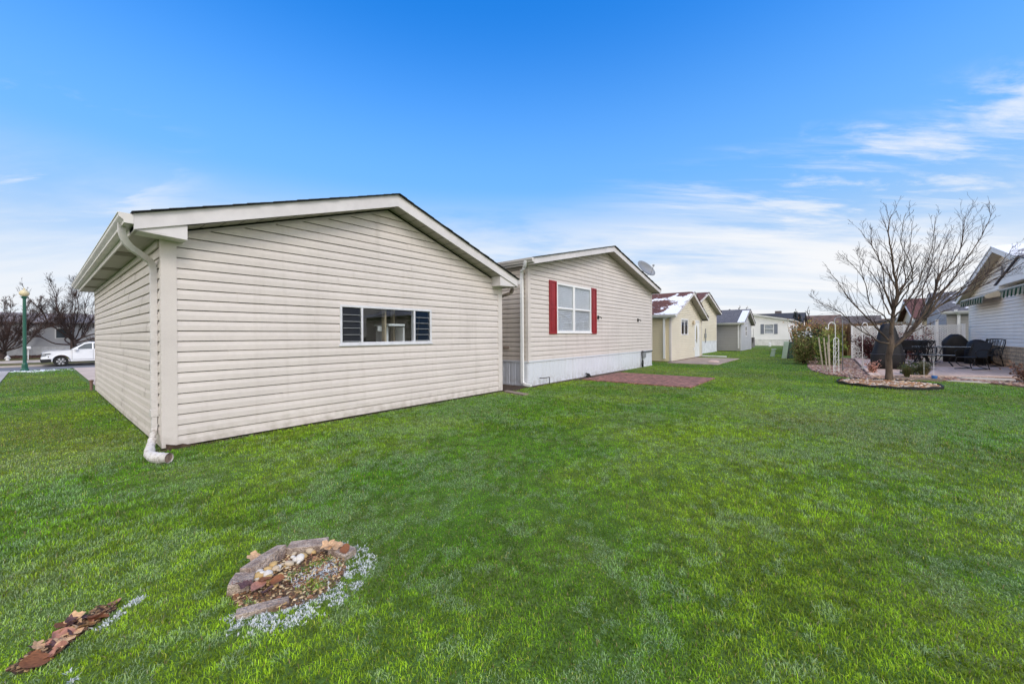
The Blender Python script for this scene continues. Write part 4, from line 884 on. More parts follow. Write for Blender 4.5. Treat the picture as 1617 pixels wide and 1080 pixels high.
# ---------------------------------------------------------------- lattice fence
ft = thing('lattice_fence', 'white lattice privacy fence along the far side of the deck', 'fence', (27.3, 0, 0))
fy = [-.85, -1.85, -2.8, -3.35, -3.9, -4.75]; FH = 1.72
for i, y in enumerate(fy):
    b = MB(); hgt = FH+.02 if i in (0, 1, 2, 5) else FH+.24; b.box(-.05, .05, y-.05, y+.05, 0, hgt); b.box(-.06, .06, y-.06, y+.06, hgt, hgt+.03); b.build('post', M['white_paint'], ft)
for a, c in zip(fy[:-1], fy[1:]):
    y1_, y0_ = a-.05, c+.05; b = MB(); z0_, z1_ = .08, FH
    b.box(-.02, .02, y0_, y1_, z0_-.03, z0_+.03); b.box(-.02, .02, y0_, y1_, z1_-.05, z1_)
    L_ = y1_-y0_; Hh = z1_-z0_; st = .078; ww = .0185
    for sgn, off in ((1, .006), (-1, -.006)):
        k = -Hh if sgn > 0 else 0
        k = -Hh
        while k < L_:
            p0 = max(0, k); p1 = min(L_, k+Hh)
            if p1 > p0+.01:
                if sgn > 0: A_, B_ = (y0_+p0, z0_+p0-k), (y0_+p1, z0_+p1-k)
                else: A_, B_ = (y1_-p0, z0_+p0-k), (y1_-p1, z0_+p1-k)
                nx, nz = (-(B_[1]-A_[1]), (B_[0]-A_[0])); ln = math.hypot(nx, nz); nx, nz = nx/ln*ww, nz/ln*ww
                b.add([(off-.003, A_[0]+nx, A_[1]+nz), (off-.003, A_[0]-nx, A_[1]-nz), (off-.003, B_[0]-nx, B_[1]-nz), (off-.003, B_[0]+nx, B_[1]+nz)], [(0, 1, 2, 3)])
                b.add([(off+.003, A_[0]+nx, A_[1]+nz), (off+.003, A_[0]-nx, A_[1]-nz), (off+.003, B_[0]-nx, B_[1]-nz), (off+.003, B_[0]+nx, B_[1]+nz)], [(0, 1, 2, 3)])
            k += st*1.414
    b.build('lattice_panel', M['white_paint'], ft, recalc=False)

# ---------------------------------------------------------------- bare trees
def branch(segs, p, d, ln, r, lvl, rn, kids, gr, bend, up, minr):
    """recursive limb; segs collects (points, radii, level)"""
    n = max(3, int(ln/.22)); pts = [Vector(p)]; rad = [r]; d = Vector(d).normalized()
    for i in range(n):
        d = (d+Vector((rn.gauss(0, bend), rn.gauss(0, bend), rn.gauss(0, bend)+up))).normalized()
        pts.append(pts[-1]+d*ln/n); rad.append(max(minr, r*(1-.75*(i+1)/n)))
    segs.append((pts, rad, lvl))
    if lvl >= len(kids): return
    for k in range(kids[lvl]):
        t = rn.uniform(.22, .97); i = min(n-1, int(t*n)); q = pts[i].lerp(pts[i+1], t*n-i)
        dd = (pts[i+1]-pts[i]).normalized(); a = rn.uniform(0, 6.28); o = dd.orthogonal().normalized(); o = (o*math.cos(a)+dd.cross(o)*math.sin(a)); an = rn.uniform(.35, .8)
        branch(segs, q, dd*math.cos(an)+o*math.sin(an)+Vector((0, 0, .12)), ln*gr*rn.uniform(.6, 1.25)*(1-.35*t), rad[i]*.6, lvl+1, rn, kids, gr, bend, up, minr)
def tree_obj(name, label, cat, loc, trunk, limbs, seed, kids, gr, twigm, barkm, group=None, bend=.10, up=.03, minr=.004, split=1, stubs=False, rad=.6, crotch=1.0):
    t = thing(name, label, cat, loc, 0, group); rn = random.Random(seed)
    tb_, cb_ = MB(), MB(); tb_.tube(trunk[0], trunk[1], 14)
    tb_o = None
    for pts, r0, r1 in limbs:
        pts = [Vector(p) for p in pts]; n = len(pts); fine = []; rr = []
        for i in range(n-1):
            st = 4
            for k in range(st):
                u = k/st; a = pts[max(i-1, 0)]; b_, c_, d_ = pts[i], pts[i+1], pts[min(i+2, n-1)]
                fine.append(.5*((2*b_)+(c_-a)*u+(2*a-5*b_+4*c_-d_)*u*u+(3*b_-a-3*c_+d_)*u**3)+Vector((rn.gauss(0, .008), rn.gauss(0, .008), rn.gauss(0, .008)))); rr.append(r0+(r1-r0)*((i+u)/(n-1))**.8)
        fine.append(pts[-1]); rr.append(r1)
        tb_.tube(fine, rr, 8)
        tot = sum((fine[i+1]-fine[i]).length for i in range(len(fine)-1))
        segs = []
        for k in range(int(kids[0]*tot)+1):
            tt = rn.uniform(.12, 1.0)**.8; i = min(len(fine)-2, int(tt*(len(fine)-1))); q = fine[i]; dd = (fine[i+1]-fine[i]).normalized()
            a = rn.uniform(0, 6.28); o = dd.orthogonal().normalized(); o = (o*math.cos(a)+dd.cross(o)*math.sin(a)); an = rn.uniform(.35, .8)
            branch(segs, q, dd*math.cos(an)+o*math.sin(an)+(q-Vector((0, 0, crotch))).normalized()*rad, gr*tot*rn.uniform(.3, .75)*(1.25-.85*tt), min(rr[i]*.55, .022), 1, rn, kids, .60, bend, up, minr)
        for p_, r_, lv in segs:
            if lv == 1 and r_[0] > .012: tb_.tube(p_, r_, 5, cap=False)
            else: cb_.tube(p_, r_, 3, cap=False)
            if stubs and lv >= 2:
                e = p_[-1]; cb_.tube([e-Vector((0, 0, .012)), e, e+Vector((0, 0, .012))], [.002, .006, .002], 4, cap=False)
    tb_.build('trunk', barkm, t, smooth=True, recalc=False); cb_.build('crown', twigm, t, recalc=False)
    return t
# garden tree: limbs drawn in a plane facing roughly -forward, given real depth as well
fw = Vector((math.cos(R(HEAD)), math.sin(R(HEAD)), 0)); rgt = Vector((math.sin(R(HEAD)), -math.cos(R(HEAD)), 0))
TS = 10.25/615/3.274; TB = (430, 955)
def tp(x, y, dep): return rgt*((x-TB[0])*TS)+fw*dep+Vector((0, 0, (TB[1]-y)*TS))+rgt*(dep*.9)
limbs = [
 ([(440, 760, 0), (446, 650, 0), (460, 560, .05), (478, 470, .1), (465, 380, .1), (455, 300, .15), (440, 200, .2), (432, 110, .2), (452, 45, .2)], .085, .012),
 ([(440, 748, 0), (385, 738, -.05), (330, 705, -.1), (240, 650, -.2), (180, 585, -.3), (90, 540, -.4), (15, 490, -.5)], .040, .008),
 ([(436, 740, 0), (390, 690, .05), (320, 610, .15), (250, 540, .3), (200, 480, .4), (150, 400, .5), (92, 325, .6)], .042, .009),
 ([(444, 650, 0), (405, 600, -.1), (330, 540, -.3), (305, 440, -.5), (262, 370, -.6), (190, 300, -.8)], .030, .008),
 ([(448, 600, 0), (405, 520, .2), (388, 430, .4), (340, 350, .55), (300, 300, .6), (255, 230, .8)], .030, .008),
 ([(452, 560, .05), (410, 450, .05), (400, 350, .0), (350, 240, -.1), (270, 140, -.2)], .030, .008),
 ([(450, 770, 0), (520, 712, -.1), (600, 625, -.2), (690, 552, -.3), (790, 500, -.45), (900, 455, -.6), (1000, 400, -.7), (1115, 335, -.9)], .060, .009),
 ([(455, 765, 0), (560, 665, .1), (640, 560, .2), (688, 470, .3), (710, 380, .35), (760, 330, .4), (832, 240, .5), (860, 130, .55), (872, 38, .6)], .070, .010),
 ([(660, 575, .2), (720, 480, .1), (790, 385, 0), (850, 290, -.1), (920, 180, -.2), (965, 70, -.3)], .042, .009),
 ([(790, 500, -.45), (870, 440, -.2), (950, 385, 0), (1050, 310, .2), (1125, 215, .3)], .030, .008),
 ([(700, 545, -.3), (800, 470, -.6), (900, 400, -.9), (1010, 340, -1.1), (1130, 300, -1.3)], .030, .008),
 ([(458, 610, 0), (505, 555, -.2), (560, 470, -.35), (600, 370, -.5), (640, 270, -.6), (655, 130, -.7)], .036, .009),
 ([(476, 470, .1), (530, 400, .3), (522, 310, .5), (560, 220, .6), (575, 60, .8)], .028, .008),
 ([(468, 420, .1), (400, 330, .2), (345, 200, .4), (345, 100, .5)], .026, .008),
 ([(500, 730, 0), (560, 600, .3), (590, 500, .5), (650, 400, .7), (700, 250, .9), (720, 120, 1.0)], .036, .009),
 ([(640, 560, .2), (620, 470, .4), (660, 380, .6), (740, 250, .8), (800, 90, 1.0)], .028, .008),
 ([(460, 560, .05), (520, 470, -.4), (540, 380, -.7), (480, 250, -1.0), (500, 120, -1.2)], .030, .008),
]
L3 = [([tp(*p) for p in pts], a, c) for pts, a, c in limbs]
L3 = [(p, a*.64, c*.5) for p, a, c in L3]
tree_obj('garden_tree', 'leafless spreading garden tree standing in a ring of stones on the lawn', 'tree', (14.72, -1.21, 0),
    ([(0, 0, -.05), (0, 0, .04), (.01, 0, .3), (.0, .01, .7), tuple(tp(440, 760, 0)), tuple(tp(443, 700, 0))], [.115, .095, .074, .070, .078, .055]), L3, 21, [6.5, 3, 1], .50, M['twig'], M['bark'], minr=.0026, bend=.035, up=.02, stubs=False)
b = MB(); b.box(14.66, 14.74, -1.30, -1.2, 1.07, 1.09)
# stones round the tree
def ringreg(cx, cy, r0, r1, sq=1.0):
    def f(rs):
        a = rs.uniform(0, 6.283); r = math.sqrt(rs.uniform(r0*r0, r1*r1)); return cx+r*math.cos(a), cy+r*math.sin(a)*sq
    return f
RC = (13.95, -1.10, .98)
chips('tree_ring_stones', 'tan and white stones with dead leaves around the garden tree trunk', 'stones', ringreg(RC[0], RC[1], 0, .93), 2600, .034, [(.40, .27, .15), (.48, .38, .27), (.27, .15, .08), (.56, .50, .44), (.36, .18, .08), (.18, .12, .09)], .02, seed=5, pile=.04)
b = MB(); ring = [(RC[0]+RC[2]*math.cos(2*math.pi*k/48), RC[1]+RC[2]*math.sin(2*math.pi*k/48), 0) for k in range(49)]
for i in range(48):
    p, q = ring[i], ring[i+1]; n1 = ((p[0]-RC[0])/RC[2]*.02, (p[1]-RC[1])/RC[2]*.02); n2 = ((q[0]-RC[0])/RC[2]*.02, (q[1]-RC[1])/RC[2]*.02)
    h1 = .075+.012*math.sin(i*1.7); h2 = .075+.012*math.sin((i+1)*1.7)
    b.quad((p[0], p[1], 0), (q[0], q[1], 0), (q[0], q[1], h2), (p[0], p[1], h1)); b.quad((p[0]+n1[0], p[1]+n1[1], 0), (q[0]+n2[0], q[1]+n2[1], 0), (q[0]+n2[0], q[1]+n2[1], h2), (p[0]+n1[0], p[1]+n1[1], h1)); b.quad((p[0], p[1], h1), (q[0], q[1], h2), (q[0]+n2[0], q[1]+n2[1], h2), (p[0]+n1[0], p[1]+n1[1], h1))
tag(b.build('lawn_edging', M['black'], recalc=False), 'black plastic edging ring around the stones of the garden tree', 'edging')
b = MB(); b.box(RC[0]-.9, RC[0]+.9, RC[1]-.9, RC[1]+.9, 0, .001); b = MB(); b.lathe([(.96, 0), (.96, .015)], (RC[0], RC[1], 0), 32); tag(b.build('ring_soil', M['bed_soil']), kind='structure')

def proc_tree(name, label, loc, H, spread, nl, seed, twigm, kids, trunk_h, trunk_r, group=None, gr=.42, upr=(.35, .95), rmul=1, bend=.055):
    rn = random.Random(seed); L = []
    for k in range(nl):
        a = 6.283*k/nl+rn.uniform(-.3, .3); s = rn.uniform(.55, 1.0)*spread*(1 if k % 3 else .45); hh = H*(rn.uniform(*upr) if k % 3 else rn.uniform(.85, 1.0)); h0 = trunk_h*rn.uniform(.75, 1.1)
        e = Vector((math.cos(a)*s, math.sin(a)*s, hh)); pts = [Vector((0, 0, h0))]
        for j in range(1, 6):
            u = j/5; pts.append(Vector((e.x*u**.85, e.y*u**.85, h0+(hh-h0)*u**1.15))+Vector((rn.gauss(0, .1), rn.gauss(0, .1), rn.gauss(0, .06)))*(1 if j < 5 else 0))
        L.append((pts, trunk_r*rn.uniform(.22, .36), .012*rmul))
    return tree_obj(name, label, 'tree', loc, ([(0, 0, -.1), (0, 0, .1), (0, 0, trunk_h*.6), (0, 0, trunk_h*1.1)], [trunk_r*1.3, trunk_r, trunk_r*.9, trunk_r*.85]), L, seed+5, kids, gr, twigm, M['bark_dark'], group, minr=.007*rmul, bend=bend)
GT = 'bare trees across the street'
proc_tree('street_tree', 'tall bare tree behind the parked white pickup', (2.0, 51.0, -.55), 7.6, 4.2, 15, 31, M['twig'], [5, 5, 2], 1.6, .22, GT, rmul=.8)
proc_tree('street_tree', 'low wide bare tree with dense reddish twigs behind the lamp post', (-1.75, 51.3, -.55), 5.4, 4.6, 16, 41, M['twig_red'], [6.5, 7, 3], .8, .22, GT, rmul=.9, upr=(.4, 1.0))
proc_tree('street_tree', 'dense reddish bare tree close to the grey home across the street', (5.2, 52.6, -.4), 4.6, 3.6, 12, 51, M['twig_red'], [3.5, 5, 3], .9, .16, GT, rmul=.9)
proc_tree('distant_tree', 'bare treetop rising behind the roofs of the pale yellow home and grey garage', (62, 15, 0), 7.0, 3.4, 9, 61, M['twig'], [2.2, 3, 2], 2.4, .2, None, rmul=2.2)
proc_tree('distant_tree', 'small thin bare tree at the right end of the white home', (40, 1.45, 0), 3.9, 1.2, 6, 71, M['twig'], [2, 3, 2], 1.6, .09, None, rmul=1.2)
proc_tree('distant_tree', 'dark bare tree showing above the ridge of the white home', (84, 13.6, 0), 6.6, 3.2, 9, 81, M['twig'], [3, 4, 2], 2.0, .25, None, rmul=3)
def conifer(loc, h, w, label, seed):
    t = thing('evergreen_tree', label, 'evergreen', loc, 0, 'evergreens by the dark-roofed house'); rn = random.Random(seed)
    b = MB(); b.tube([(0, 0, 0), (0, 0, h*.9)], [.15, .03], 6); b.build('trunk', M['bark_dark'], t)
    b = MB()
    for i in range(900):
        u = rn.random()**.7; z = h*(.05+.95*u); r = w*(1-u)*rn.uniform(.5, 1.1)+.05; a = rn.uniform(0, 6.28); p = Vector((r*math.cos(a), r*math.sin(a), z)); s = .22
        d = Vector((math.cos(a), math.sin(a), -.2+rn.uniform(-.4, .4)))*s; e = Vector((-math.sin(a), math.cos(a), 0))*s*.4
        b.add([p-e, p+e, p+d], [(0, 1, 2)])
    b.build('crown', mat('evergreen_needles', (.018, .03, .018), .9), t, recalc=False)
conifer((79, 4.6, 0), 5.0, 1.1, 'narrow dark evergreen at the right end of the dark roof, the left one', 1)
conifer((80, 4.1, 0), 4.6, .9, 'narrow dark evergreen at the right end of the dark roof, the right one', 2)
conifer((92, 16.5, 0), 6.6, 2.0, 'dark evergreen top just right of the grey garage gable', 3)

# ---------------------------------------------------------------- shrubs and plants
def shrub(name, label, cat, loc, rx, ry, h, n, cols, leaf=.04, seed=1, stems=14, stemm=None, up=.3, group=None, lowz=.1, sparse=1.0):
    t = thing(name, label, cat, loc, 0, group); rs = np.random.RandomState(seed); rn = random.Random(seed)
    b = MB()
    tips = []
    for k in range(stems):
        a = rn.uniform(0, 6.28); s = rn.uniform(.3, .95); e = Vector((math.cos(a)*rx*s, math.sin(a)*ry*s, h*rn.uniform(.55, 1.0)))
        pts = [Vector((math.cos(a)*.04, math.sin(a)*.04, 0)), Vector((e.x*.35, e.y*.35, e.z*.5)), e]; b.tube(pts, [.009, .006, .003], 4, cap=False)
        for q in range(4):
            u = rn.uniform(.3, 1); p = pts[0].lerp(pts[1], min(1, u*2)) if u < .5 else pts[1].lerp(pts[2], u*2-1); e2 = p+Vector((rn.uniform(-1, 1)*rx*.35, rn.uniform(-1, 1)*ry*.35, rn.uniform(.0, .35)*h)); b.tube([p, e2], [.005, .002], 3, cap=False); tips += [p.lerp(e2, v) for v in (.3, .6, 1.0)]
        tips += [pts[1].lerp(pts[2], v) for v in (0, .3, .6, 1)]+[Vector((e.x*.7, e.y*.7, h*v)) for v in (.12, .22, .34)]
    b.build('stems', stemm or M['twig'], t, recalc=False)
    T = np.array([tuple(p) for p in tips]); P = T[rs.randint(0, len(T), n)]+rs.normal(0, 1, (n, 3))*np.array([rx, ry, h*.7])*.13*sparse; P[:, 2] = np.where(P[:, 2] < .04, .04+np.abs(P[:, 2])*.8, P[:, 2])
    d = rs.normal(0, 1, (n, 3)); d[:, 2] += up; d /= np.linalg.norm(d, axis=1)[:, None]; e = np.cross(d, rs.normal(0, 1, (n, 3))); e /= np.linalg.norm(e, axis=1)[:, None]
    s = leaf*rs.uniform(.6, 1.4, (n, 1)); V = np.stack([P-d*s, P+e*s*.45, P+d*s, P-e*s*.45], 1).reshape(-1, 3); F = np.arange(n*4).reshape(-1, 4)
    c = 1.7*np.array(cols)[rs.randint(0, len(cols), n)]*rs.uniform(.7, 1.3, (n, 1))
    colmesh('foliage', V, F, np.repeat(c, 4, 0), M['leafattr'], 4, t); return t
DK = [(.035, .012, .016), (.06, .018, .022), (.09, .03, .03), (.05, .03, .02)]
shrub('shrub', 'dark red-leaved shrub before the left end of the lattice fence', 'shrub', (26.2, -1.5, 0), .75, .75, 1.15, 2600, DK, .045, 11, 26)
shrub('shrub', 'reddish pink-leaved shrub behind the black trough stand', 'shrub', (26.6, -3.05, 0), .55, .65, 1.35, 1700, [(.12, .04, .04), (.20, .09, .08), (.32, .22, .18), (.07, .03, .03)], .045, 12, 20)
YG = [(.13, .17, .03), (.08, .13, .025), (.18, .19, .05), (.05, .08, .02)]
shrub('shrub', 'yellow-green shrub at the left end of the lattice fence', 'shrub', (21.0, .1, 0), .85, .6, 1.2, 4200, YG, .045, 13, 26)
shrub('shrub', 'brownish green shrub at the lawn corner of the planting bed', 'shrub', (21.6, .95, 0), .9, .55, 1.15, 3800, [(.10, .10, .03), (.07, .085, .02), (.16, .11, .05), (.12, .14, .04)], .04, 14, 28)
shrub('shrub', 'dark evergreen shrub with pale blooms behind the shepherd hooks', 'shrub', (23.6, .85, 0), .7, .6, 1.45, 3000, [(.015, .028, .012), (.025, .04, .018), (.05, .06, .03)], .045, 15, 22)
shrub('shrub', 'rust-coloured wispy shrub behind the white garden stakes', 'shrub', (27.5, .9, 0), 1.0, 1.0, 1.9, 2600, [(.24, .12, .05), (.30, .17, .07), (.19, .18, .05), (.14, .09, .04)], .05, 16, 34, up=1.2)
shrub('shrub', 'tall olive wispy shrub right of the taller shepherd hook', 'shrub', (24.5, .0, 0), .7, .6, 1.7, 2000, [(.20, .20, .05), (.15, .15, .04), (.25, .18, .07)], .045, 17, 26, up=1.0)
shrub('shrub', 'brown-leaved shrub at the right edge of the stone mulch', 'shrub', (16.15, -3.95, 0), .32, .42, .5, 900, [(.13, .06, .035), (.09, .04, .025), (.20, .12, .08), (.06, .03, .02)], .032, 18, 16)
shrub('shrub', 'small green shrub at the foot of the tall black cover', 'shrub', (16.9, -1.85, 0), .35, .35, .42, 900, [(.035, .06, .02), (.06, .08, .03), (.09, .08, .03)], .03, 19, 14)
shrub('dry_flowers', 'pinkish dried flower clump just left of the tree trunk on the deck edge', 'flowers', (17.1, -1.05, 0), .22, .22, .38, 420, [(.48, .25, .20), (.35, .18, .13), (.2, .12, .08)], .03, 20, 12)
# white blooms
b = MB()
for i in range(26):
    x, y, z = 23.3+random.uniform(-.25, .3), .95+random.uniform(-.25, .35), 1.25+random.uniform(-.1, .18); b.box(x-.035, x+.035, y-.035, y+.035, z, z+.03)
tag(b.build('snow_tufts', M['snow'], bevel=.01), 'snow lying on top of the dark evergreen shrub', 'snow', kind='stuff')
def grass_clump(name, label, loc, n, h, spread, cols, seed, cat='ornamental grass'):
    rs = np.random.RandomState(seed); a = rs.uniform(0, 6.28, n); s = rs.uniform(.1, 1, n)*spread; hh = h*rs.uniform(.6, 1.1, n)
    V = []; F = []; C = []
    for i in range(n):
        d = np.array([math.cos(a[i]), math.sin(a[i]), 0]); e = np.array([-d[1], d[0], 0])*.006; p0 = d*.04*rs.rand(); p1 = d*s[i]*.4+np.array([0, 0, hh[i]*.65]); p2 = d*s[i]+np.array([0, 0, hh[i]*(1-.3*s[i]/spread)])
        b0 = len(V); V += [p0-e, p0+e, p1+e*.8, p1-e*.8, p2+e*.2, p2-e*.2]; F += [(b0, b0+1, b0+2, b0+3), (b0+3, b0+2, b0+4, b0+5)]; c = np.array(cols[rs.randint(len(cols))])*rs.uniform(.8, 1.2); C += [c]*6
    o = colmesh(name, np.array(V), np.array(F), np.array(C), M['leafattr'], 4); o.location = loc; return tag(o, label, cat)
grass_clump('ornamental_grass', 'grey-green ornamental grass clump at the edge of the deck', (17.0, -2.15, 0), 520, .52, .50, [(.12, .15, .07), (.20, .20, .11), (.07, .09, .04), (.30, .26, .16)], 3)
grass_clump('ornamental_grass', 'short dry grass tuft in the bed right of the tree trunk', (16.1, -1.7, 0), 260, .42, .28, [(.10, .12, .04), (.16, .13, .06)], 4)
# tall dry vegetation of the field: one uncountable mass
rs = np.random.RandomState(8); n = 30000
fx = rs.uniform(30, 75, n)**1.0; fy_ = rs.uniform(-14, 0.6, n); fx = 31+rs.rand(n)**1.4*60; fy_ = 1.9-rs.rand(n)*(fx*.16+3.0); keep = ~((fx < 75) & (fy_ < -4.3)) & ~((fx > 52) & (fx < 72) & (fy_ > 2.0)); fx, fy_ = fx[keep], fy_[keep]; n = len(fx)
hh = rs.uniform(.7, 1.5, n)*(1+fx*.012); ww = .02+fx*.0009; a = rs.uniform(0, 6.28, n); lx, ly = rs.normal(0, .16, n), rs.normal(0, .16, n)
V = np.stack([np.stack([fx-np.cos(a)*ww, fy_-np.sin(a)*ww, 0*fx], -1), np.stack([fx+np.cos(a)*ww, fy_+np.sin(a)*ww, 0*fx], -1), np.stack([fx+lx+np.cos(a)*ww*.6, fy_+ly, hh], -1), np.stack([fx+lx-np.cos(a)*ww*.6, fy_+ly, hh*.97], -1)], 1).reshape(-1, 3)
cc_ = np.array([(.26, .13, .07), (.33, .19, .10), (.20, .13, .06), (.24, .20, .08), (.16, .09, .05)])[rs.randint(0, 5, n)]*rs.uniform(.7, 1.25, (n, 1))
tag(colmesh('prairie_grass', V, np.arange(n*4).reshape(-1, 4), np.repeat(cc_, 4, 0), M['leafattr'], 4), 'tall rust-brown field vegetation beyond the garden bed', 'field grass', kind='stuff')
# distant hedge line
n = 60000; a = rs.uniform(-70, 70, n); d = 230+rs.rand(n)*60; hx = d*np.cos(np.radians(HEAD+a)); hy = d*np.sin(np.radians(HEAD+a)); env = 2.0+3.6*fbm(a*1.0, a*0, .9, 4)
hz_ = rs.rand(n)**1.2*env; s = .8
dv = rs.normal(0, 1, (n, 3)); dv /= np.linalg.norm(dv, axis=1)[:, None]; ev = np.cross(dv, rs.normal(0, 1, (n, 3))); ev /= np.linalg.norm(ev, axis=1)[:, None]; P = np.stack([hx, hy, hz_], -1)
V = np.stack([P-dv*s, P+ev*s*.6, P+dv*s], 1).reshape(-1, 3); cc_ = np.array([(.10, .07, .06), (.13, .09, .07), (.08, .07, .06)])[rs.randint(0, 3, n)]
tag(colmesh('distant_treeline', V, np.arange(n*3).reshape(-1, 3), np.repeat(cc_, 3, 0), M['leafattr'], 3), 'far brown treeline on the horizon', 'treeline', kind='stuff')

# ---------------------------------------------------------------- hooks, trellis, stakes
def hook(name, label, x, y, h, r, sgn=1, m=M['white_paint'], double=False, d=(0.634, -.773)):
    t = MB(); dx, dy = d; pts = [(x, y, 0), (x, y, h-r)]
    for k in range(1, 12):
        a = math.pi*k/11; q = sgn*r*(1-math.cos(a)); pts.append((x+dx*q, y+dy*q, h-r+r*math.sin(a)))
    q = sgn*2*r; pts += [(x+dx*q, y+dy*q, h-r-.08), (x+dx*(q+sgn*.03), y+dy*(q+sgn*.03), h-r-.13), (x+dx*(q+sgn*.08), y+dy*(q+sgn*.08), h-r-.10), (x+dx*(q+sgn*.09), y+dy*(q+sgn*.09), h-r-.05)]
    t.tube(pts, .013, 6); t.tube([(x-dx*.1, y-dy*.1, .12), (x+dx*.1, y+dy*.1, .12)], .008, 5)
    return tag(t.build(name, m, smooth=True), label, 'shepherd hook')
hook('shepherd_hook', 'white shepherd hook beside the small trellis, arching left', 17.0, -.10, 1.72, .115, -1)
hook('shepherd_hook', 'thin grey shepherd hook behind the white one, with the tallest arch', 17.9, -.30, 1.93, .14, -1, M['galv'])
hook('shepherd_hook', 'white double-curl garden hook nearest the lawn corner', 24.2, .95, 1.66, .09, 1)
hook('shepherd_hook', 'white bird-topped hook at the right of the tall arches', 18.6, -.85, 1.72, .09, 1)
t_ = thing('trellis', 'small white arched trellis at the front edge of the garden bed', 'trellis', (16.95, -.12, 0))
b = MB(); dx, dy = .634, -.773; w_ = .085
for s_ in (-1, 1): b.tube([(dx*w_*s_, dy*w_*s_, 0), (dx*w_*s_, dy*w_*s_, 1.12)], .010, 5)
b.tube([(dx*w_*math.cos(a), dy*w_*math.cos(a), 1.12+w_*math.sin(a)) for a in [math.pi*k/8 for k in range(9)]], .010, 5); b.build('frame', M['white_paint'], t_)
b = MB()
for z in (.25, .55, .85, 1.0): b.tube([(-dx*w_, -dy*w_, z), (dx*w_, dy*w_, z)], .007, 4)
for k in range(3): z0_ = .25+k*.3; b.tube([(-dx*w_, -dy*w_, z0_), (0, 0, z0_+.15), (dx*w_, dy*w_, z0_)], .006, 4); b.tube([(-dx*w_, -dy*w_, z0_+.28), (0, 0, z0_+.15), (dx*w_, dy*w_, z0_+.28)], .006, 4)
b.build('crossbars', M['white_paint'], t_)
stm = mat('weathered_white_stake', (.42, .37, .29), .8, .1, 10)
st0 = None
for i, (x, y, lx, ly, h, lab) in enumerate(((17.25, .22, -.03, .13, 1.22, 'leftmost of the weathered white stakes in the bed'), (17.3, .12, -.02, .09, 1.2, 'middle weathered white stake in the bed'), (17.9, .05, 0, .03, 1.3, 'rearmost thin weathered stake in the bed'), (17.2, .05, .0, .06, 1.05, 'shortest weathered white stake in the bed'))):
    b = MB(); b.tube([(x, y, 0), (x+lx, y+ly, h)], .022, 5); tag(b.build('garden_stake', stm), lab, 'stake', 'weathered stakes in the garden bed')
# wire stakes near the ornamental grass
for i, (x, y, h, lab) in enumerate(((16.15, -2.05, .62, 'left white wire stake by the ornamental grass'), (16.2, -2.25, .60, 'right white wire stake by the ornamental grass'))):
    b = MB(); b.tube([(x, y, 0), (x, y, h)], .004, 5); b.tube([(x-.03, y, h*.5), (x+.03, y, h*.5)], .006, 4); tag(b.build('wire_stake', M['white_paint']), lab, 'stake', 'wire stakes by the ornamental grass')
pt_ = thing('flower_pot', 'small blue glazed pot in the lawn edge by the ornamental grass', 'pot', (15.9, -2.22, 0))
b = MB(); b.lathe([(.03, 0), (.05, .02), (.058, .11), (.065, .13), (.065, .15), (.05, .15), (.045, .10), (.002, .09)], n=16); b.build('pot', M['blue'], pt_, smooth=True)
# utility boxes
p1 = thing('utility_cabinet', 'tall leaning green utility cabinet on the lawn, dark on one side', 'utility cabinet', (25.85, 1.9, 0), R(0)); p1.rotation_euler = (R(0), R(0), 0)
b = MB(); ln = .0
b.add([(-.15, .21, 0), (-.15, -.02, 0), (.16, -.02, 0), (.16, .21, 0), (-.05, .10, .93), (-.05, -.13, .93), (.26, -.13, .93), (.26, .10, .93)], [(0, 1, 2, 3), (4, 5, 6, 7), (0, 1, 5, 4), (1, 2, 6, 5), (2, 3, 7, 6), (3, 0, 4, 7)]); b.build('cabinet_shell', M['ped_green'], p1, bevel=.012)
b = MB(); b.add([(-.14, -.03, 0), (-.14, -.30, 0), (.17, -.30, 0), (.17, -.03, 0), (-.04, -.14, .91), (-.04, -.41, .91), (.27, -.41, .91), (.27, -.14, .91)], [(0, 1, 2, 3), (4, 5, 6, 7), (0, 1, 5, 4), (1, 2, 6, 5), (2, 3, 7, 6), (3, 0, 4, 7)]); b.build('cabinet_door', M['ped_dark'], p1, bevel=.012)
p2 = thing('utility_pedestal', 'short pale green utility pedestal left of the tall cabinet', 'utility pedestal', (27.8, 2.72, 0))
b = MB(); b.add([(-.12, .13, 0), (-.12, -.10, 0), (.12, -.10, 0), (.12, .13, 0), (-.10, .03, .42), (-.10, -.15, .42), (.10, -.15, .42), (.10, .03, .42)], [(0, 1, 2, 3), (4, 5, 6, 7), (0, 1, 5, 4), (1, 2, 6, 5), (2, 3, 7, 6), (3, 0, 4, 7)]); b.build('body', M['ped_green'], p2, bevel=.012)
b = MB(); b.box(-.13, .13, -.18, .06, .42, .46); b.build('lid', mat('pale_lid', (.45, .52, .44), .5), p2, bevel=.012)
b = MB(); b.box(27.2, 27.28, 1.22, 1.30, 0, .85); b.box(27.14, 27.34, 1.16, 1.36, .85, 1.15); tag(b.build('meter_post', M['galv']), 'grey meter box on a wooden post between cabinet and planting bed', 'post')
nt_ = thing('garden_netting', 'green wire mesh guard between the utility cabinet and the shrubs', 'wire fence', (0, 0, 0))
b = MB()
for k in range(23): y = .95+k*.035; b.tube([(25.5, y, .02), (25.5, y, .80)], .003, 3)
for k in range(24): z = .02+k*.034; b.tube([(25.5, .95, z), (25.5, 1.72, z)], .003, 3)
b.build('mesh', mat('green_wire', (.09, .20, .08), .5), nt_, recalc=False)
b = MB()
for y in (.95, 1.33, 1.72): b.tube([(25.5, y, 0), (25.5, y, .84)], .014, 6)
b.build('posts', mat('green_wire_post', (.05, .12, .06), .5), nt_)
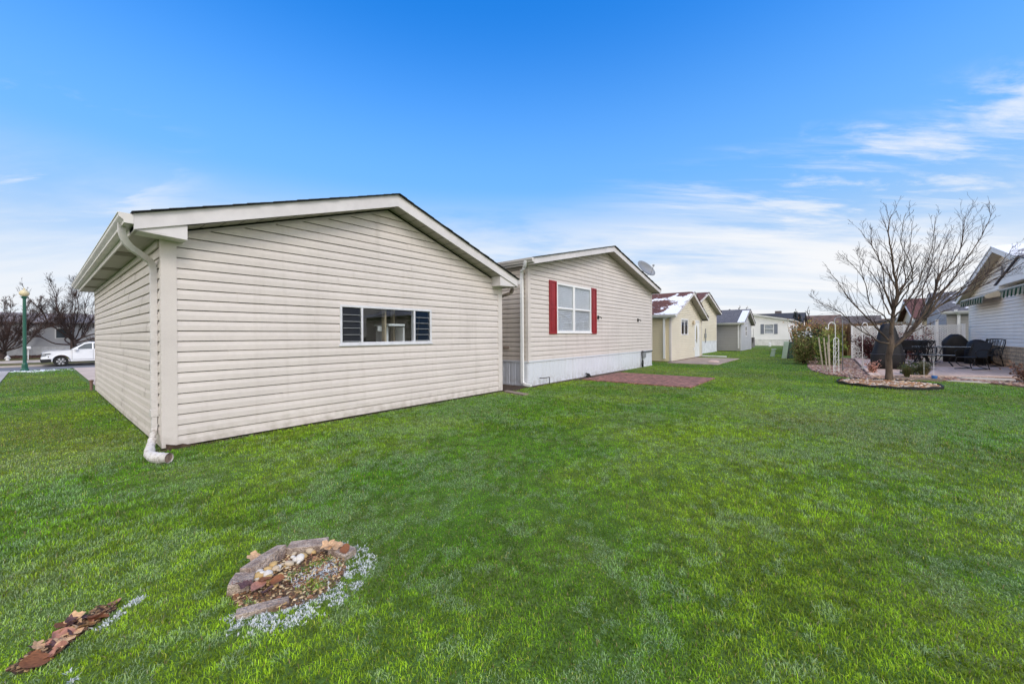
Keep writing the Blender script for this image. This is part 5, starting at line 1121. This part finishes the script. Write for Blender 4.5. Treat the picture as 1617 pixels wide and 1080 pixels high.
# stone on the tan patio
b = MB(); b.lathe([(.26, 0), (.24, .04), (.13, .08), (.03, .09)], (20.4, 4.35, .03), 11); tag(b.build('flat_stone', mat('pinkish_stone', (.56, .42, .36), .9, .15, 8), smooth=False), 'flat pinkish stone lying on the tan patio', 'stone')
# plank
b = MB(); b.add([(6.95, 5.95, 0), (7.12, 6.0, 0), (7.02, 5.28, 0), (6.84, 5.30, 0), (6.95, 5.95, .04), (7.12, 6.0, .04), (7.02, 5.28, .035), (6.84, 5.30, .035)], [(0, 1, 2, 3), (4, 5, 6, 7), (0, 1, 5, 4), (1, 2, 6, 5), (2, 3, 7, 6), (3, 0, 4, 7)])
tag(b.build('plank', mat('grey_plank', (.25, .20, .16), .9, .2, 10)), 'weathered plank lying in the grass at the corner between garage and home', 'plank')
# small can by the driveway
b = MB(); b.lathe([(.03, 0), (.03, .22), (.045, .23), (.045, .26), (.002, .27)], (.88, 14.75, 0), 12); tag(b.build('post_stub', mat('rusty_stub', (.20, .12, .09), .8)), 'short brown post at the far corner of the nearest garage', 'post')

# ---------------------------------------------------------------- patio furniture
def cover(name, label, cat, loc, rings, seed=1, m=None, fold=.05, rz=0, n=30):
    rn = random.Random(seed); ph = [rn.uniform(0, 6.28) for _ in range(6)]; b = MB(); out = []
    for rx, ry, z, sq in rings:
        rr = []
        for k in range(n):
            a = 2*math.pi*k/n; c, s = math.cos(a), math.sin(a)
            e = 2/sq; x = math.copysign(abs(c)**e, c)*rx; y = math.copysign(abs(s)**e, s)*ry
            f = 1+fold*(math.sin(5*a+ph[0]+z*2)+.6*math.sin(9*a+ph[1]-z*3)+.4*math.sin(14*a+ph[2]+z*5))*(.4+.6*max(0, 1-z/rings[-1][2]))
            rr.append((x*f, y*f, z+.012*math.sin(7*a+ph[3])))
        out.append(rr)
    b.loft(out); t = thing(name, label, cat, loc, rz); b.build('cover_cloth', m or M['cover'], t, smooth=True); return t
DZ = .085
cv = cover('covered_patio_heater', 'tall tapering object under a black cover behind the tree trunk', 'covered heater', (19.35, -1.55, DZ), [(.42, .42, 0, 3), (.45, .45, .25, 3), (.44, .44, .50, 3), (.40, .40, .62, 3), (.31, .31, 1.0, 3), (.22, .22, 1.4, 3), (.17, .17, 1.55, 2.6), (.10, .10, 1.60, 2.2)], 4, fold=.03)
b = MB(); b.tube([(.45*math.copysign(abs(math.cos(a))**.67, math.cos(a)), .45*math.copysign(abs(math.sin(a))**.67, math.sin(a)), .52) for a in [2*math.pi*k/40 for k in range(41)]], .012, 5); b.build('seam_band', mat('cover_seam', (.05, .05, .07), .4), cv)
tg = thing('black_stand', 'black trough-like stand on splayed legs behind the tall cover', 'stand', (24.6, -2.75, DZ), R(-40))
b = MB(); b.add([(-.25, -.48, .95), (.25, -.48, .95), (.25, .48, .95), (-.25, .48, .95), (-.18, -.36, .50), (.18, -.36, .50), (.18, .36, .50), (-.18, .36, .50)], [(0, 1, 2, 3), (4, 5, 6, 7), (0, 1, 5, 4), (1, 2, 6, 5), (2, 3, 7, 6), (3, 0, 4, 7)]); b.build('trough', M['black'], tg, bevel=.02)
for sx in (-1, 1):
    for sy in (-1, 1):
        b = MB(); b.tube([(sx*.15, sy*.30, .55), (sx*.22, sy*.46, 0)], .05, 6); b.build('leg', M['black'], tg)
cover('covered_grill', 'large domed grill under a black cover by the awning wall', 'covered grill', (25.3, -4.15, DZ), [(.24, .36, 0, 5), (.24, .36, .5, 5), (.25, .38, .82, 5), (.25, .37, .90, 4), (.24, .28, 1.04, 3), (.18, .19, 1.15, 2.4), (.08, .09, 1.20, 2)], 6, fold=.035)
cover('covered_fire_pit', 'smaller lumpy black covered object against the stone base', 'covered grill', (24.3, -4.60, DZ), [(.30, .34, 0, 3), (.30, .34, .5, 3), (.28, .30, .72, 2.4), (.24, .27, .86, 2.2), (.2, .2, .92, 2), (.08, .08, .98, 2)], 8, fold=.07)
def patio_table(name, label, loc, lx, ly, h, rz):
    t = thing(name, label, 'table', loc, rz)
    b = MB(); b.box(-lx/2, lx/2, -ly/2, ly/2, h-.012, h); b.build('table_top', mat('frosted_glass_top', (.34, .37, .38), .15, .05, 3, spec=.7), t, bevel=.004)
    b = MB(); b.box(-lx/2-.02, lx/2+.02, -ly/2-.02, -ly/2+.02, h-.04, h-.008); b.box(-lx/2-.02, lx/2+.02, ly/2-.02, ly/2+.02, h-.04, h-.008); b.box(-lx/2-.02, -lx/2+.02, -ly/2+.02, ly/2-.02, h-.04, h-.008); b.box(lx/2-.02, lx/2+.02, -ly/2+.02, ly/2-.02, h-.04, h-.008); b.build('rim', M['blackmetal'], t)
    for sx in (-1, 1):
        for sy in (-1, 1):
            b = MB(); b.tube([(sx*(lx/2-.03), sy*(ly/2-.03), h-.03), (sx*(lx/2-.20), sy*(ly/2-.14), h*.72), (sx*(lx/2-.24), sy*(ly/2-.16), h*.4), (sx*(lx/2-.08), sy*(ly/2-.05), 0)], .018, 6); b.build('leg', M['blackmetal'], t)
    return t
patio_table('patio_table', 'long black dining table with a pale glass top on the deck', (23.7, -3.55, DZ), .95, 1.75, .70, R(-10))
patio_table('side_table', 'low black side table in front of the dining table', (22.0, -3.15, DZ), .55, .9, .42, R(-10))
def patio_chair(label, loc, rz, sling=False, tall=0, src=[None]):
    t = thing('patio_chair', label, 'patio chair', loc, rz, 'black metal patio chairs on the deck')
    m = M['blackmetal']; h = .92+tall
    b = MB()
    if sling: b.box(-.25, .25, -.24, .26, .40, .425)
    else:
        for k in range(8): y = -.22+k*.066; b.box(-.25, .25, y, y+.045, .40, .415)
    b.build('seat', m, t)
    b = MB()
    if sling: b.add([(-.24, -.25, .42), (.24, -.25, .42), (.24, -.47, h), (-.24, -.47, h), (-.24, -.27, .42), (.24, -.27, .42), (.24, -.49, h), (-.24, -.49, h)], [(0, 1, 2, 3), (4, 5, 6, 7), (0, 1, 5, 4), (2, 3, 7, 6), (1, 2, 6, 5), (3, 0, 4, 7)])
    else:
        for k in range(7): x = -.21+k*.07; b.tube([(x, -.24, .40), (x, -.28, .58), (x, -.38, .78), (x, -.46, h-.02)], .010, 4)
        b.tube([(-.25, -.45, h-.03), (-.12, -.48, h+.01), (.12, -.48, h+.01), (.25, -.45, h-.03)], .016, 6)
    for s_ in (-1, 1): b.tube([(s_*.25, -.24, .40), (s_*.25, -.29, .60), (s_*.25, -.40, .80), (s_*.25, -.48, h), (s_*.25, -.52, h+.01)], .014, 6)
    b.build('backrest', m, t)
    for s_ in (-1, 1):
        b = MB(); b.tube([(s_*.27, -.34, .66), (s_*.28, -.1, .68), (s_*.28, .16, .66), (s_*.28, .25, .60), (s_*.27, .22, .48), (s_*.26, .12, .41)], .014, 6); b.build('armrest', m, t)
        b = MB(); b.tube([(s_*.25, .22, .40), (s_*.26, .27, .26), (s_*.25, .10, .12), (s_*.24, -.18, .05), (s_*.24, -.30, .02)], .014, 6); b.tube([(s_*.24, -.30, .02), (s_*.24, .32, .015)], .014, 6); b.build('leg', m, t)
        b = MB(); b.tube([(s_*.24, -.22, .40), (s_*.24, -.36, .0)], .014, 6); b.build('leg', m, t)
    return t
fa = R(HEAD)
patio_chair('solid-backed black chair nearest the lawn, facing left on the deck', (20.4, -3.72, DZ), R(HEAD)+R(6), sling=True)
patio_chair('black chair at the left end of the dining table, seen side-on', (22.4, -2.6, DZ), R(HEAD)-R(80))
patio_chair('black chair tucked under the long dining table from behind', (24.9, -3.35, DZ), R(95))
patio_chair('black slat-back chair by the stone base, the nearer one', (22.5, -4.50, DZ), R(HEAD)+R(12), tall=.08)
patio_chair('black slat-back chair by the stone base, behind the nearer one', (23.2, -4.62, DZ), R(HEAD)+R(12), tall=.08)
patio_chair('black chair between the side table and the dining table', (22.9, -2.95, DZ), R(HEAD)-R(150))

# ---------------------------------------------------------------- stone circle in the near lawn
CX_, CY_ = .90, 2.33
def block(label, cx, cy, ang, l, w, h, z, tilt, seed):
    rn = random.Random(seed); b = MB(); P = []
    for zz in (0, 1):
        for (sx, sy) in ((-1, -1), (0, -1.04), (1, -1), (1, 1), (0, 1.05), (-1, 1)): P.append((sx*l/2*rn.uniform(.93, 1.03), sy*w/2*rn.uniform(.88, 1.06), zz*h*rn.uniform(.94, 1.04)))
    b.add(P, [(5, 4, 3, 2, 1, 0), (6, 7, 8, 9, 10, 11)]+[(i, (i+1) % 6, 6+(i+1) % 6, 6+i) for i in range(6)])
    o = b.build('border_block', M['stone'], bevel=.0035); o.location = (cx, cy, z-.012); o.rotation_euler = (R(tilt[0]), R(tilt[1]), R(ang)); return tag(o, label, 'border block', 'concrete blocks of the broken border ring')
F_ = HEAD
block('long concrete border block at the back of the small ring', 1.07, 2.53, -40+F_-39+0, .23, .085, .075, .0, (4, 0), 1)
block('long concrete border block slanting along the left back of the ring', .84, 2.55, 26, .25, .075, .085, .0, (-8, 0), 2)
block('short mottled border block at the left of the ring', .685, 2.445, 58, .13, .10, .065, .0, (6, 3), 3)
block('half-buried border block at the front of the ring', .70, 2.17, -22, .22, .06, .035, 0, (0, 2), 4)
block('short border block under brown leaves at the right of the ring', 1.18, 2.33, 102, .15, .09, .06, .0, (0, -6), 5)
b = MB(); b.lathe([(.28, 0), (.27, .008)], (CX_, CY_, 0), 24); tag(b.build('ring_bed', mat('leaf_litter', (.20, .13, .07), .95, .0, 30, bump=1, bscale=70, col2=(.07, .045, .03))), kind='structure')
chips('leaf_litter', 'straw and crumbled leaf litter inside the small stone ring', 'leaf litter', ringreg(CX_, CY_, 0, .27), 1500, .007, [(.40, .26, .12), (.20, .10, .05), (.09, .05, .03), (.55, .42, .24), (.28, .14, .08)], .006, seed=15, pile=.012)
# pebbles
def pebble_mesh(seed):
    bm = bmesh.new(); bmesh.ops.create_icosphere(bm, subdivisions=2, radius=1); rn = random.Random(seed); ph = [rn.uniform(0, 6) for _ in range(3)]
    for v in bm.verts: v.co *= 1+.14*math.sin(v.co.x*2.1+ph[0])+.12*math.sin(v.co.y*2.7+ph[1])
    for v in bm.verts: v.co.z *= .72
    me = bpy.data.meshes.new('pebble'); bm.to_mesh(me); bm.free(); me.polygons.foreach_set('use_smooth', [True]*len(me.polygons)); return me
pm = [mat('pebble_tan', (.52, .42, .29), .7, .2, 30, bump=.3, bscale=60), mat('pebble_white', (.66, .62, .55), .7, .1, 30, bump=.3, bscale=60), mat('pebble_ochre', (.50, .34, .14), .7, .2, 30)]
pme = []
for i in range(6): me = pebble_mesh(i); me.materials.append(pm[i % 3]); pme.append(me)
rn = random.Random(12)
spots = [(1.0+rn.gauss(0, .07), 2.46+rn.gauss(0, .035), 0) for _ in range(16)]+[(.82+rn.gauss(0, .055), 2.42+rn.gauss(0, .05), 0) for _ in range(22)]
for i, (x, y, z) in enumerate(spots):
    o = bpy.data.objects.new('pebble', pme[i % 6]); COL.objects.link(o); s = rn.uniform(.010, .024); o.scale = (s*1.25, s, s); o.location = (x, y, .012+s*.5+rn.uniform(0, .012)); o.rotation_euler = (rn.uniform(-.4, .4), rn.uniform(-.4, .4), rn.uniform(0, 6.28))
    tag(o, 'smooth pale pebble inside the small stone-bordered ring', 'pebble', 'pebbles in the stone-bordered ring')
# fallen leaves
def lobed_leaf(seed):
    rn = random.Random(seed); V = [(0, 0, 0)]; F = []; nr, na = 4, 36; cu = rn.uniform(.25, .6); ph = rn.uniform(0, 6)
    for i in range(1, nr+1):
        for k in range(na):
            a = 2*math.pi*k/na; rad_ = .33+.15*abs(math.cos(2.5*a))**.8+.03*math.sin(11*a+ph)-(.22 if abs(a-math.pi) < .16 else 0); r_ = rad_*i/nr; x, y = r_*math.cos(a), r_*math.sin(a)
            V.append((x, y, cu*(r_**1.6)*(1+.6*math.sin(3*a+ph))+.05*math.sin(9*x+ph)*math.cos(8*y)))
    F = [(0, 1+k, 1+(k+1) % na) for k in range(na)]+[(1+(i-1)*na+k, 1+i*na+k, 1+i*na+(k+1) % na, 1+(i-1)*na+(k+1) % na) for i in range(1, nr) for k in range(na)]
    me = bpy.data.meshes.new('fallen_leaf'); me.from_pydata(V, [], F); me.update(); me.polygons.foreach_set('use_smooth', [True]*len(F)); return me
def leaf_mesh(seed, kind):
    if kind == 0: return lobed_leaf(seed)
    rn = random.Random(seed); nx, ny = 9, 6; V = []; cu = rn.uniform(.3, .9); tw = rn.uniform(-.5, .5)
    for i in range(nx):
        u = i/(nx-1); w = (math.sin(math.pi*min(1, u*1.02+.02))**.7)*(.42 if kind == 0 else .36)*(1+(.22*math.sin(u*19+seed) if kind == 0 else 0))+.01
        for j in range(ny):
            v = (j/(ny-1)*2-1); x = u-.5; y = v*w
            z = abs(v)**1.5*w*cu*.8+.18*math.sin(u*3+seed)*cu+tw*v*w*(u-.5)+.02*math.sin(u*14+v*3)
            V.append((x, y, z))
    F = [(i*ny+j, (i+1)*ny+j, (i+1)*ny+j+1, i*ny+j+1) for i in range(nx-1) for j in range(ny-1)]
    me = bpy.data.meshes.new('fallen_leaf'); me.from_pydata(V, [], F); me.update(); me.polygons.foreach_set('use_smooth', [True]*len(F)); return me
lm = [mat('leaf_tan', (.56, .35, .19), .7, .25, 6, stretch=(1, 5, 1)), mat('leaf_brown', (.22, .085, .035), .75, .25, 6, stretch=(1, 5, 1)), mat('leaf_dark', (.10, .05, .05), .8, .3, 6), mat('leaf_rose', (.36, .17, .12), .75, .2, 6)]
lme = []
for i in range(8): me = leaf_mesh(i*3+1, i % 2); me.materials.append(lm[i % 4]); lme.append(me)
def leaf(k, x, y, z, s, rot, lab, grp):
    o = bpy.data.objects.new('fallen_leaf', lme[k]); COL.objects.link(o); o.location = (x, y, z); o.scale = (s, s, s); o.rotation_euler = rot; tag(o, lab, 'leaf', grp)
rn = random.Random(5)
pa, pb = Vector((-.02, 2.565, 0)), Vector((.18, 2.755, 0)); dirp = (pb-pa).normalized(); nrm = Vector((-dirp.y, dirp.x, 0))
for i in range(30):
    u = i/29; p = pa.lerp(pb, u)+nrm*max(-.06, min(.06, rn.gauss(0, .038)))+dirp*rn.gauss(0, .02); leaf([1, 3, 2, 0, 5, 7, 4, 6][i % 8], p.x, p.y, .010+rn.uniform(0, .018), rn.choice((.03, .04, .05, .06, .075, .09, .10)), (rn.uniform(-.75, .75), rn.uniform(-.6, .6), rn.uniform(0, 6.28)), 'curled dead leaf in the narrow leaf pile at the lower left of the lawn', 'dead leaves in the narrow pile')
for i, (x, y, s) in enumerate([(1.16, 2.36, .10), (1.13, 2.40, .10), (1.18, 2.29, .08), (.80, 2.60, .10), (.72, 2.30, .09), (.77, 2.33, .08), (.68, 2.36, .07), (.80, 2.28, .08), (.74, 2.22, .07), (.66, 2.42, .06), (.98, 2.18, .06)]):
    leaf([0, 4, 1, 0, 3, 1, 2, 5, 2, 3, 0][i], x, y, .055, s, (rn.uniform(-.4, .4), rn.uniform(-.4, .4), rn.uniform(0, 6.28)), 'dead leaf lying on the small stone-bordered ring', 'dead leaves on the stone-bordered ring')
chips('leaf_crumbs', 'dark crumbled leaves and straw under the narrow leaf pile', 'leaf litter', polyreg([(p.x, p.y) for p in (pa-dirp*.05+nrm*.05, pb+dirp*.05+nrm*.045, pb+dirp*.04-nrm*.05, pa-dirp*.05-nrm*.055)]), 900, .007, [(.20, .12, .06), (.09, .045, .03), (.05, .03, .02), (.34, .22, .12)], .004, seed=25, pile=.012)
b = MB(); pts = [pa-dirp*.03+nrm*.05, pb+dirp*.05+nrm*.035, pb+dirp*.04-nrm*.055, pa.lerp(pb, .5)-nrm*.065, pa-dirp*.04-nrm*.05, pa-dirp*.06]; b.prism([(p.x, p.y) for p in pts], 0, .008, 'z'); tag(b.build('leaf_pit', M['bed_soil']), kind='structure')

# ---------------------------------------------------------------- grass
def build_grass():
    rs = np.random.RandomState(77)
    # radial sampling with falling density
    RMAX, D0, R0, PW = 46.0, 23000.0, 2.6, 1.80
    fov = R(82)
    rr = np.linspace(0.5, RMAX, 4000); dens = D0*np.minimum(1, (R0/rr))**PW; w = dens*rr*2*fov; cum = np.cumsum(w)*(rr[1]-rr[0]); N = int(cum[-1])
    u = rs.rand(N)*cum[-1]; r = np.interp(u, cum, rr); a = R(HEAD)+rs.uniform(-fov, fov, N)
    x, y = r*np.cos(a), r*np.sin(a)
    def box(x0, x1, y0, y1): return (x > x0) & (x < x1) & (y > y0) & (y < y1)
    edge = .02*np.sin(x*40)+.02*np.sin(y*33)
    bad = box(.93, 7.12, 6.14, 25) | box(8.10, 17.17, 6.09, 30) | box(19.73, 25.72, 6.09, 30) | box(26.08, 33.92, 6.98, 30) | box(35.33, 40.42, 5.53, 30) | box(53.9, 71, 3.65, 13)
    bad |= (box(1.0, 7.5, 14.8, 60)) | ((x < -.70) & (y > 18.9)) | (y > 26) | box(7.05, 8.15, 6.0+0, 30)
    bad |= ((x > 10.3-edge) & (x < 12.95+edge) & (y > 2.72-edge) & (y < 6.2)) | ((x > 18.8) & (x < 24.1+edge) & (y > 3.85-edge) & (y < 6.2))
    bad |= box(.9, 7.12, 6.09, 6.16) & (rs.rand(N) < .55)
    bad |= (x > 8.1) & (x < 17.2) & (y > 5.98+.06*np.sin(x*3)) & (y < 6.2)
    bad |= ((x-RC[0])**2+(y-RC[1])**2 < 1.0**2)
    bad |= (((x-13)**2 > 0) & (x > 15.1) & (y < -4.9))
    # garden bed and deck
    P = np.array([(15.35, -.55), (16.3, .15), (17.6, .55), (19.6, .75), (24.2, .95), (27, 1.0), (120, 1.9), (120, -60), (14.9, -60), (14.9, -5.0), (15.1, -3.75), (15.6, -3.35), (16.3, -3.0), (15.75, -1.9), (15.2, -1.2)])
    inside = np.zeros(N, bool); j = len(P)-1
    for i in range(len(P)):
        c = ((P[i, 1] > y) != (P[j, 1] > y)); xi = (P[j, 0]-P[i, 0])*(y-P[i, 1])/(P[j, 1]-P[i, 1]+1e-12)+P[i, 0]; inside ^= c & (x < xi); j = i
    bad |= inside
    # ring and leaf pit
    ea = np.arctan2(y-CY_, x-CX_); er = np.hypot(x-CX_, y-CY_); bad |= (er < .255+.03*np.sin(ea*5)) & ~((x > .86) & (x < 1.12) & (y < 2.36) & (y > 2.05))
    q = (x-pa.x)*dirp.x+(y-pa.y)*dirp.y; wv = (x-pa.x)*nrm.x+(y-pa.y)*nrm.y; bad |= (q > -.06) & (q < .31) & (np.abs(wv) < .052+.015*np.sin(q*25))
    k = ~bad; x, y, r = x[k], y[k], r[k]; n = len(x)
    print('blades', n)
    sc = np.maximum(1, r/3.0)**.62
    tall = fbm(x, y, .9, 3, 4); h = .0195*(.55+.9*tall)*rs.uniform(.55, 1.35, n)*np.minimum(sc, 1.5)
    h *= np.where(rs.rand(n) < .02, 1.7, 1)
    wd = .0012*sc*rs.uniform(.7, 1.4, n)*1.25
    er2 = np.hypot(x-CX_, y-CY_)
    ringd = np.hypot((x-CX_)*1.0, (y-CY_)*1.0); ang_ = np.arctan2(y-CY_, x-CX_)
    band = np.exp(-((ringd-.34)/.075)**2)*(sstep(-.25, .45, np.cos(ang_-R(-70)))*.9+.08)+np.exp(-(((x-.98)/.16)**2+((y-2.24)/.07)**2))*.8
    snowy = (band*sstep(.42, .52, fbm(x, y, 30, 3, 90)) > rs.rand(n)*.25+.10)
    lq = (x-.24)*dirp.x+(y-2.70)*dirp.y; lw_ = (x-.24)*nrm.x+(y-2.70)*nrm.y
    snowy |= (np.abs(lq) < .12) & (np.abs(lw_+.025) < .025) & (fbm(x, y, 26, 2, 40) > .36)
    snowy |= (np.exp(-(((x-.0)/.16)**2+((y-2.32)/.06)**2))*sstep(.48, .60, fbm(x, y, 24, 3, 33)) > .3)
    wd = np.where(snowy, wd*2.1, wd); h = np.where(snowy, h*.8, h); h = np.where(er2 < .25, h*1.7, h)
    lean = rs.uniform(.15, 1.1, n); th = rs.uniform(0, 6.283, n)+1.2*fbm(x, y, .6, 2, 9)
    dx, dy = np.cos(th), np.sin(th); ex, ey = -dy*wd, dx*wd
    z0 = ter(x, y)-.004
    hx1, hz1 = h*lean*.30, h*.60; hx2, hz2 = h*lean*.95, h*(1.05-.35*lean)
    V = np.empty((n, 5, 3), np.float32)
    V[:, 0] = np.stack([x-ex, y-ey, z0], -1); V[:, 1] = np.stack([x+ex, y+ey, z0], -1)
    V[:, 2] = np.stack([x+dx*hx1+ex*.8, y+dy*hx1+ey*.8, z0+hz1], -1); V[:, 3] = np.stack([x+dx*hx1-ex*.8, y+dy*hx1-ey*.8, z0+hz1], -1)
    V[:, 4] = np.stack([x+dx*hx2, y+dy*hx2, z0+hz2], -1)
    idx = (np.arange(n)*5)[:, None]
    T = np.concatenate([idx+np.array([0, 1, 2]), idx+np.array([0, 2, 3]), idx+np.array([3, 2, 4])], 0)
    # colours: patches of fresh, olive and straw; frost in streaky clumps
    g1 = np.array([.110, .270, .008]); g2 = np.array([.250, .390, .015]); g3 = np.array([.200, .215, .035]); st = np.array([.38, .29, .13]); yl = np.array([.50, .55, .07])
    m1 = sstep(.35, .65, fbm(x, y, .55, 4, 2))[:, None]; m2 = sstep(.52, .72, fbm(x, y, .42, 5, 30))[:, None]
    c = g1*(1-m1)+g2*m1; c = c*(1-m2*.5)+g3*m2*.5
    c = c*rs.uniform(.45, 1.55, (n, 1))*(.62+.80*sstep(.25, .75, fbm(x, y, 13, 3, 160)))[:, None]*(.80+.42*fbm(x, y, 1.6, 3, 200))[:, None]; dead = rs.rand(n); c = np.where((dead < .035+.10*m2[:, 0])[:, None], st*rs.uniform(.5, 1.2, (n, 1)), c); c = np.where((dead > .980)[:, None], yl, c)
    rot = R(25); fx_, fy2 = x*np.cos(rot)+y*np.sin(rot), -x*np.sin(rot)+y*np.cos(rot)
    fr = fbm(fx_*.85, fy2*1.25, 10.5, 4, 50)*.62+fbm(fx_, fy2, 2.2, 3, 120)*.38; area = fbm(x, y, .33, 3, 70)
    fr_m = sstep(.525, .575, fr*.74+area*.30)
    far_ = sstep(22, 9, r); fr_m = fr_m*(.12+.88*far_)
    # stronger frost near the small ring, at the lamp and some melting patches on the lawn
    near = np.exp(-(((x-.85)/.55)**2+((y-2.1)/.35)**2)); fr_m = np.clip(fr_m+near*sstep(.45, .6, fr)*.5, 0, 1)
    lampz = 1.0*np.exp(-(((x-3.4)/1.9)**2+((y-4.75)/.42)**2))+.9*np.exp(-(((x+1.2)/1.0)**2+((y-6.5)/2.6)**2))+.9*np.exp(-(((x+.1)/.35)**2+((y-3.2)/.7)**2))+np.exp(-(((x+.2)/.5)**2+((y-24.6)/1.2)**2)); pz = np.exp(-(((x-7.9)/.8)**2+((y-4.7)/.25)**2))+np.exp(-(((x-19.2)/2.2)**2+((y-3.2)/.30)**2)); fr_m = np.clip(fr_m+lampz*1.0*sstep(.3, .5, fr)+pz*.75*sstep(.44, .54, fr), 0, 1)
    hasf = (rs.rand(n) < fr_m*.70)
    frost = np.array([.48, .62, .42])*rs.uniform(.75, 1.2, (n, 1))
    C = np.repeat((c*1.0)[:, None, :], 5, 1)
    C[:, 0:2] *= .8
    ft_ = (c*.30+frost*.70)
    C[:, 2:4] = np.where(hasf[:, None, None], (c*.6+frost*.40)[:, None, :], C[:, 2:4]); C[:, 4] = np.where(hasf[:, None], ft_*1.1, C[:, 4])
    spk = rs.rand(n) < .010; C[spk, 4] = np.array([.75, .80, .20]); C[spk, 2:4] = np.array([.42, .50, .08])
    C[snowy, 2:5] = np.array([.78, .80, .82])*rs.uniform(.8, 1.1, (int(snowy.sum()), 1, 1))
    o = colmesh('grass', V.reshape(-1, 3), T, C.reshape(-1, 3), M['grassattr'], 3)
    tag(o, 'short green lawn grass with patches of frost', 'grass', kind='stuff')
build_grass()

# ---------------------------------------------------------------- snow clumps
def snow_clumps(name, label, spots, seed):
    rn = random.Random(seed); V = []; F = []
    bm = bmesh.new(); bmesh.ops.create_icosphere(bm, subdivisions=1, radius=1); bv = [v.co.copy() for v in bm.verts]; bf = [tuple(v.index for v in f.verts) for f in bm.faces]; bm.free()
    b = MB()
    for cx, cy, sx, sy, ang, n, s0 in spots:
        for i in range(max(3, int(n*(.30 if s0 < .02 else .4)))):
            u, v = rn.gauss(0, .55), rn.gauss(0, .7); x0 = cx+(u*sx*math.cos(R(ang))-v*sy*math.sin(R(ang))); y0 = cy+(u*sx*math.sin(R(ang))+v*sy*math.cos(R(ang))); sz = s0*rn.choice((.45, .6, .8, 1.1, 1.5)); el = rn.uniform(0, 6.28)
            for q in range(rn.randint(3, 9)):
                w = rn.gauss(0, 1)*sz*1.3; x = x0+w*math.cos(el)+rn.gauss(0, .35)*sz; y = y0+w*math.sin(el)+rn.gauss(0, .35)*sz; s = sz*rn.uniform(.25, .75); z = (.020 if s0 < .02 else .0)+rn.uniform(-.004, .010)+float(ter(x, y))
                a = rn.uniform(0, 6.28); rx, ry, rz = s*rn.uniform(.7, 1.4), s*rn.uniform(.5, 1), s*rn.uniform(.4, .8); ca, sa = math.cos(a), math.sin(a); vs = []
                for c in bv:
                    k = 1+rn.uniform(-.22, .22); X, Y, Z = c.x*rx*k, c.y*ry*k, c.z*rz*k; vs.append((x+X*ca-Y*sa, y+X*sa+Y*ca, z+Z))
                b.add(vs, bf)
    o = b.build(name, M['snow'], smooth=True, recalc=False); return tag(o, label, 'snow', kind='stuff')
snow_clumps('snow', 'thin snow crust by the end of the drain sleeve and at the foot of the green lamp', [(-.1, 25.2, .9, .3, -50, 160, .05), (.55, 25.4, .5, .2, -50, 60, .04)], 6)
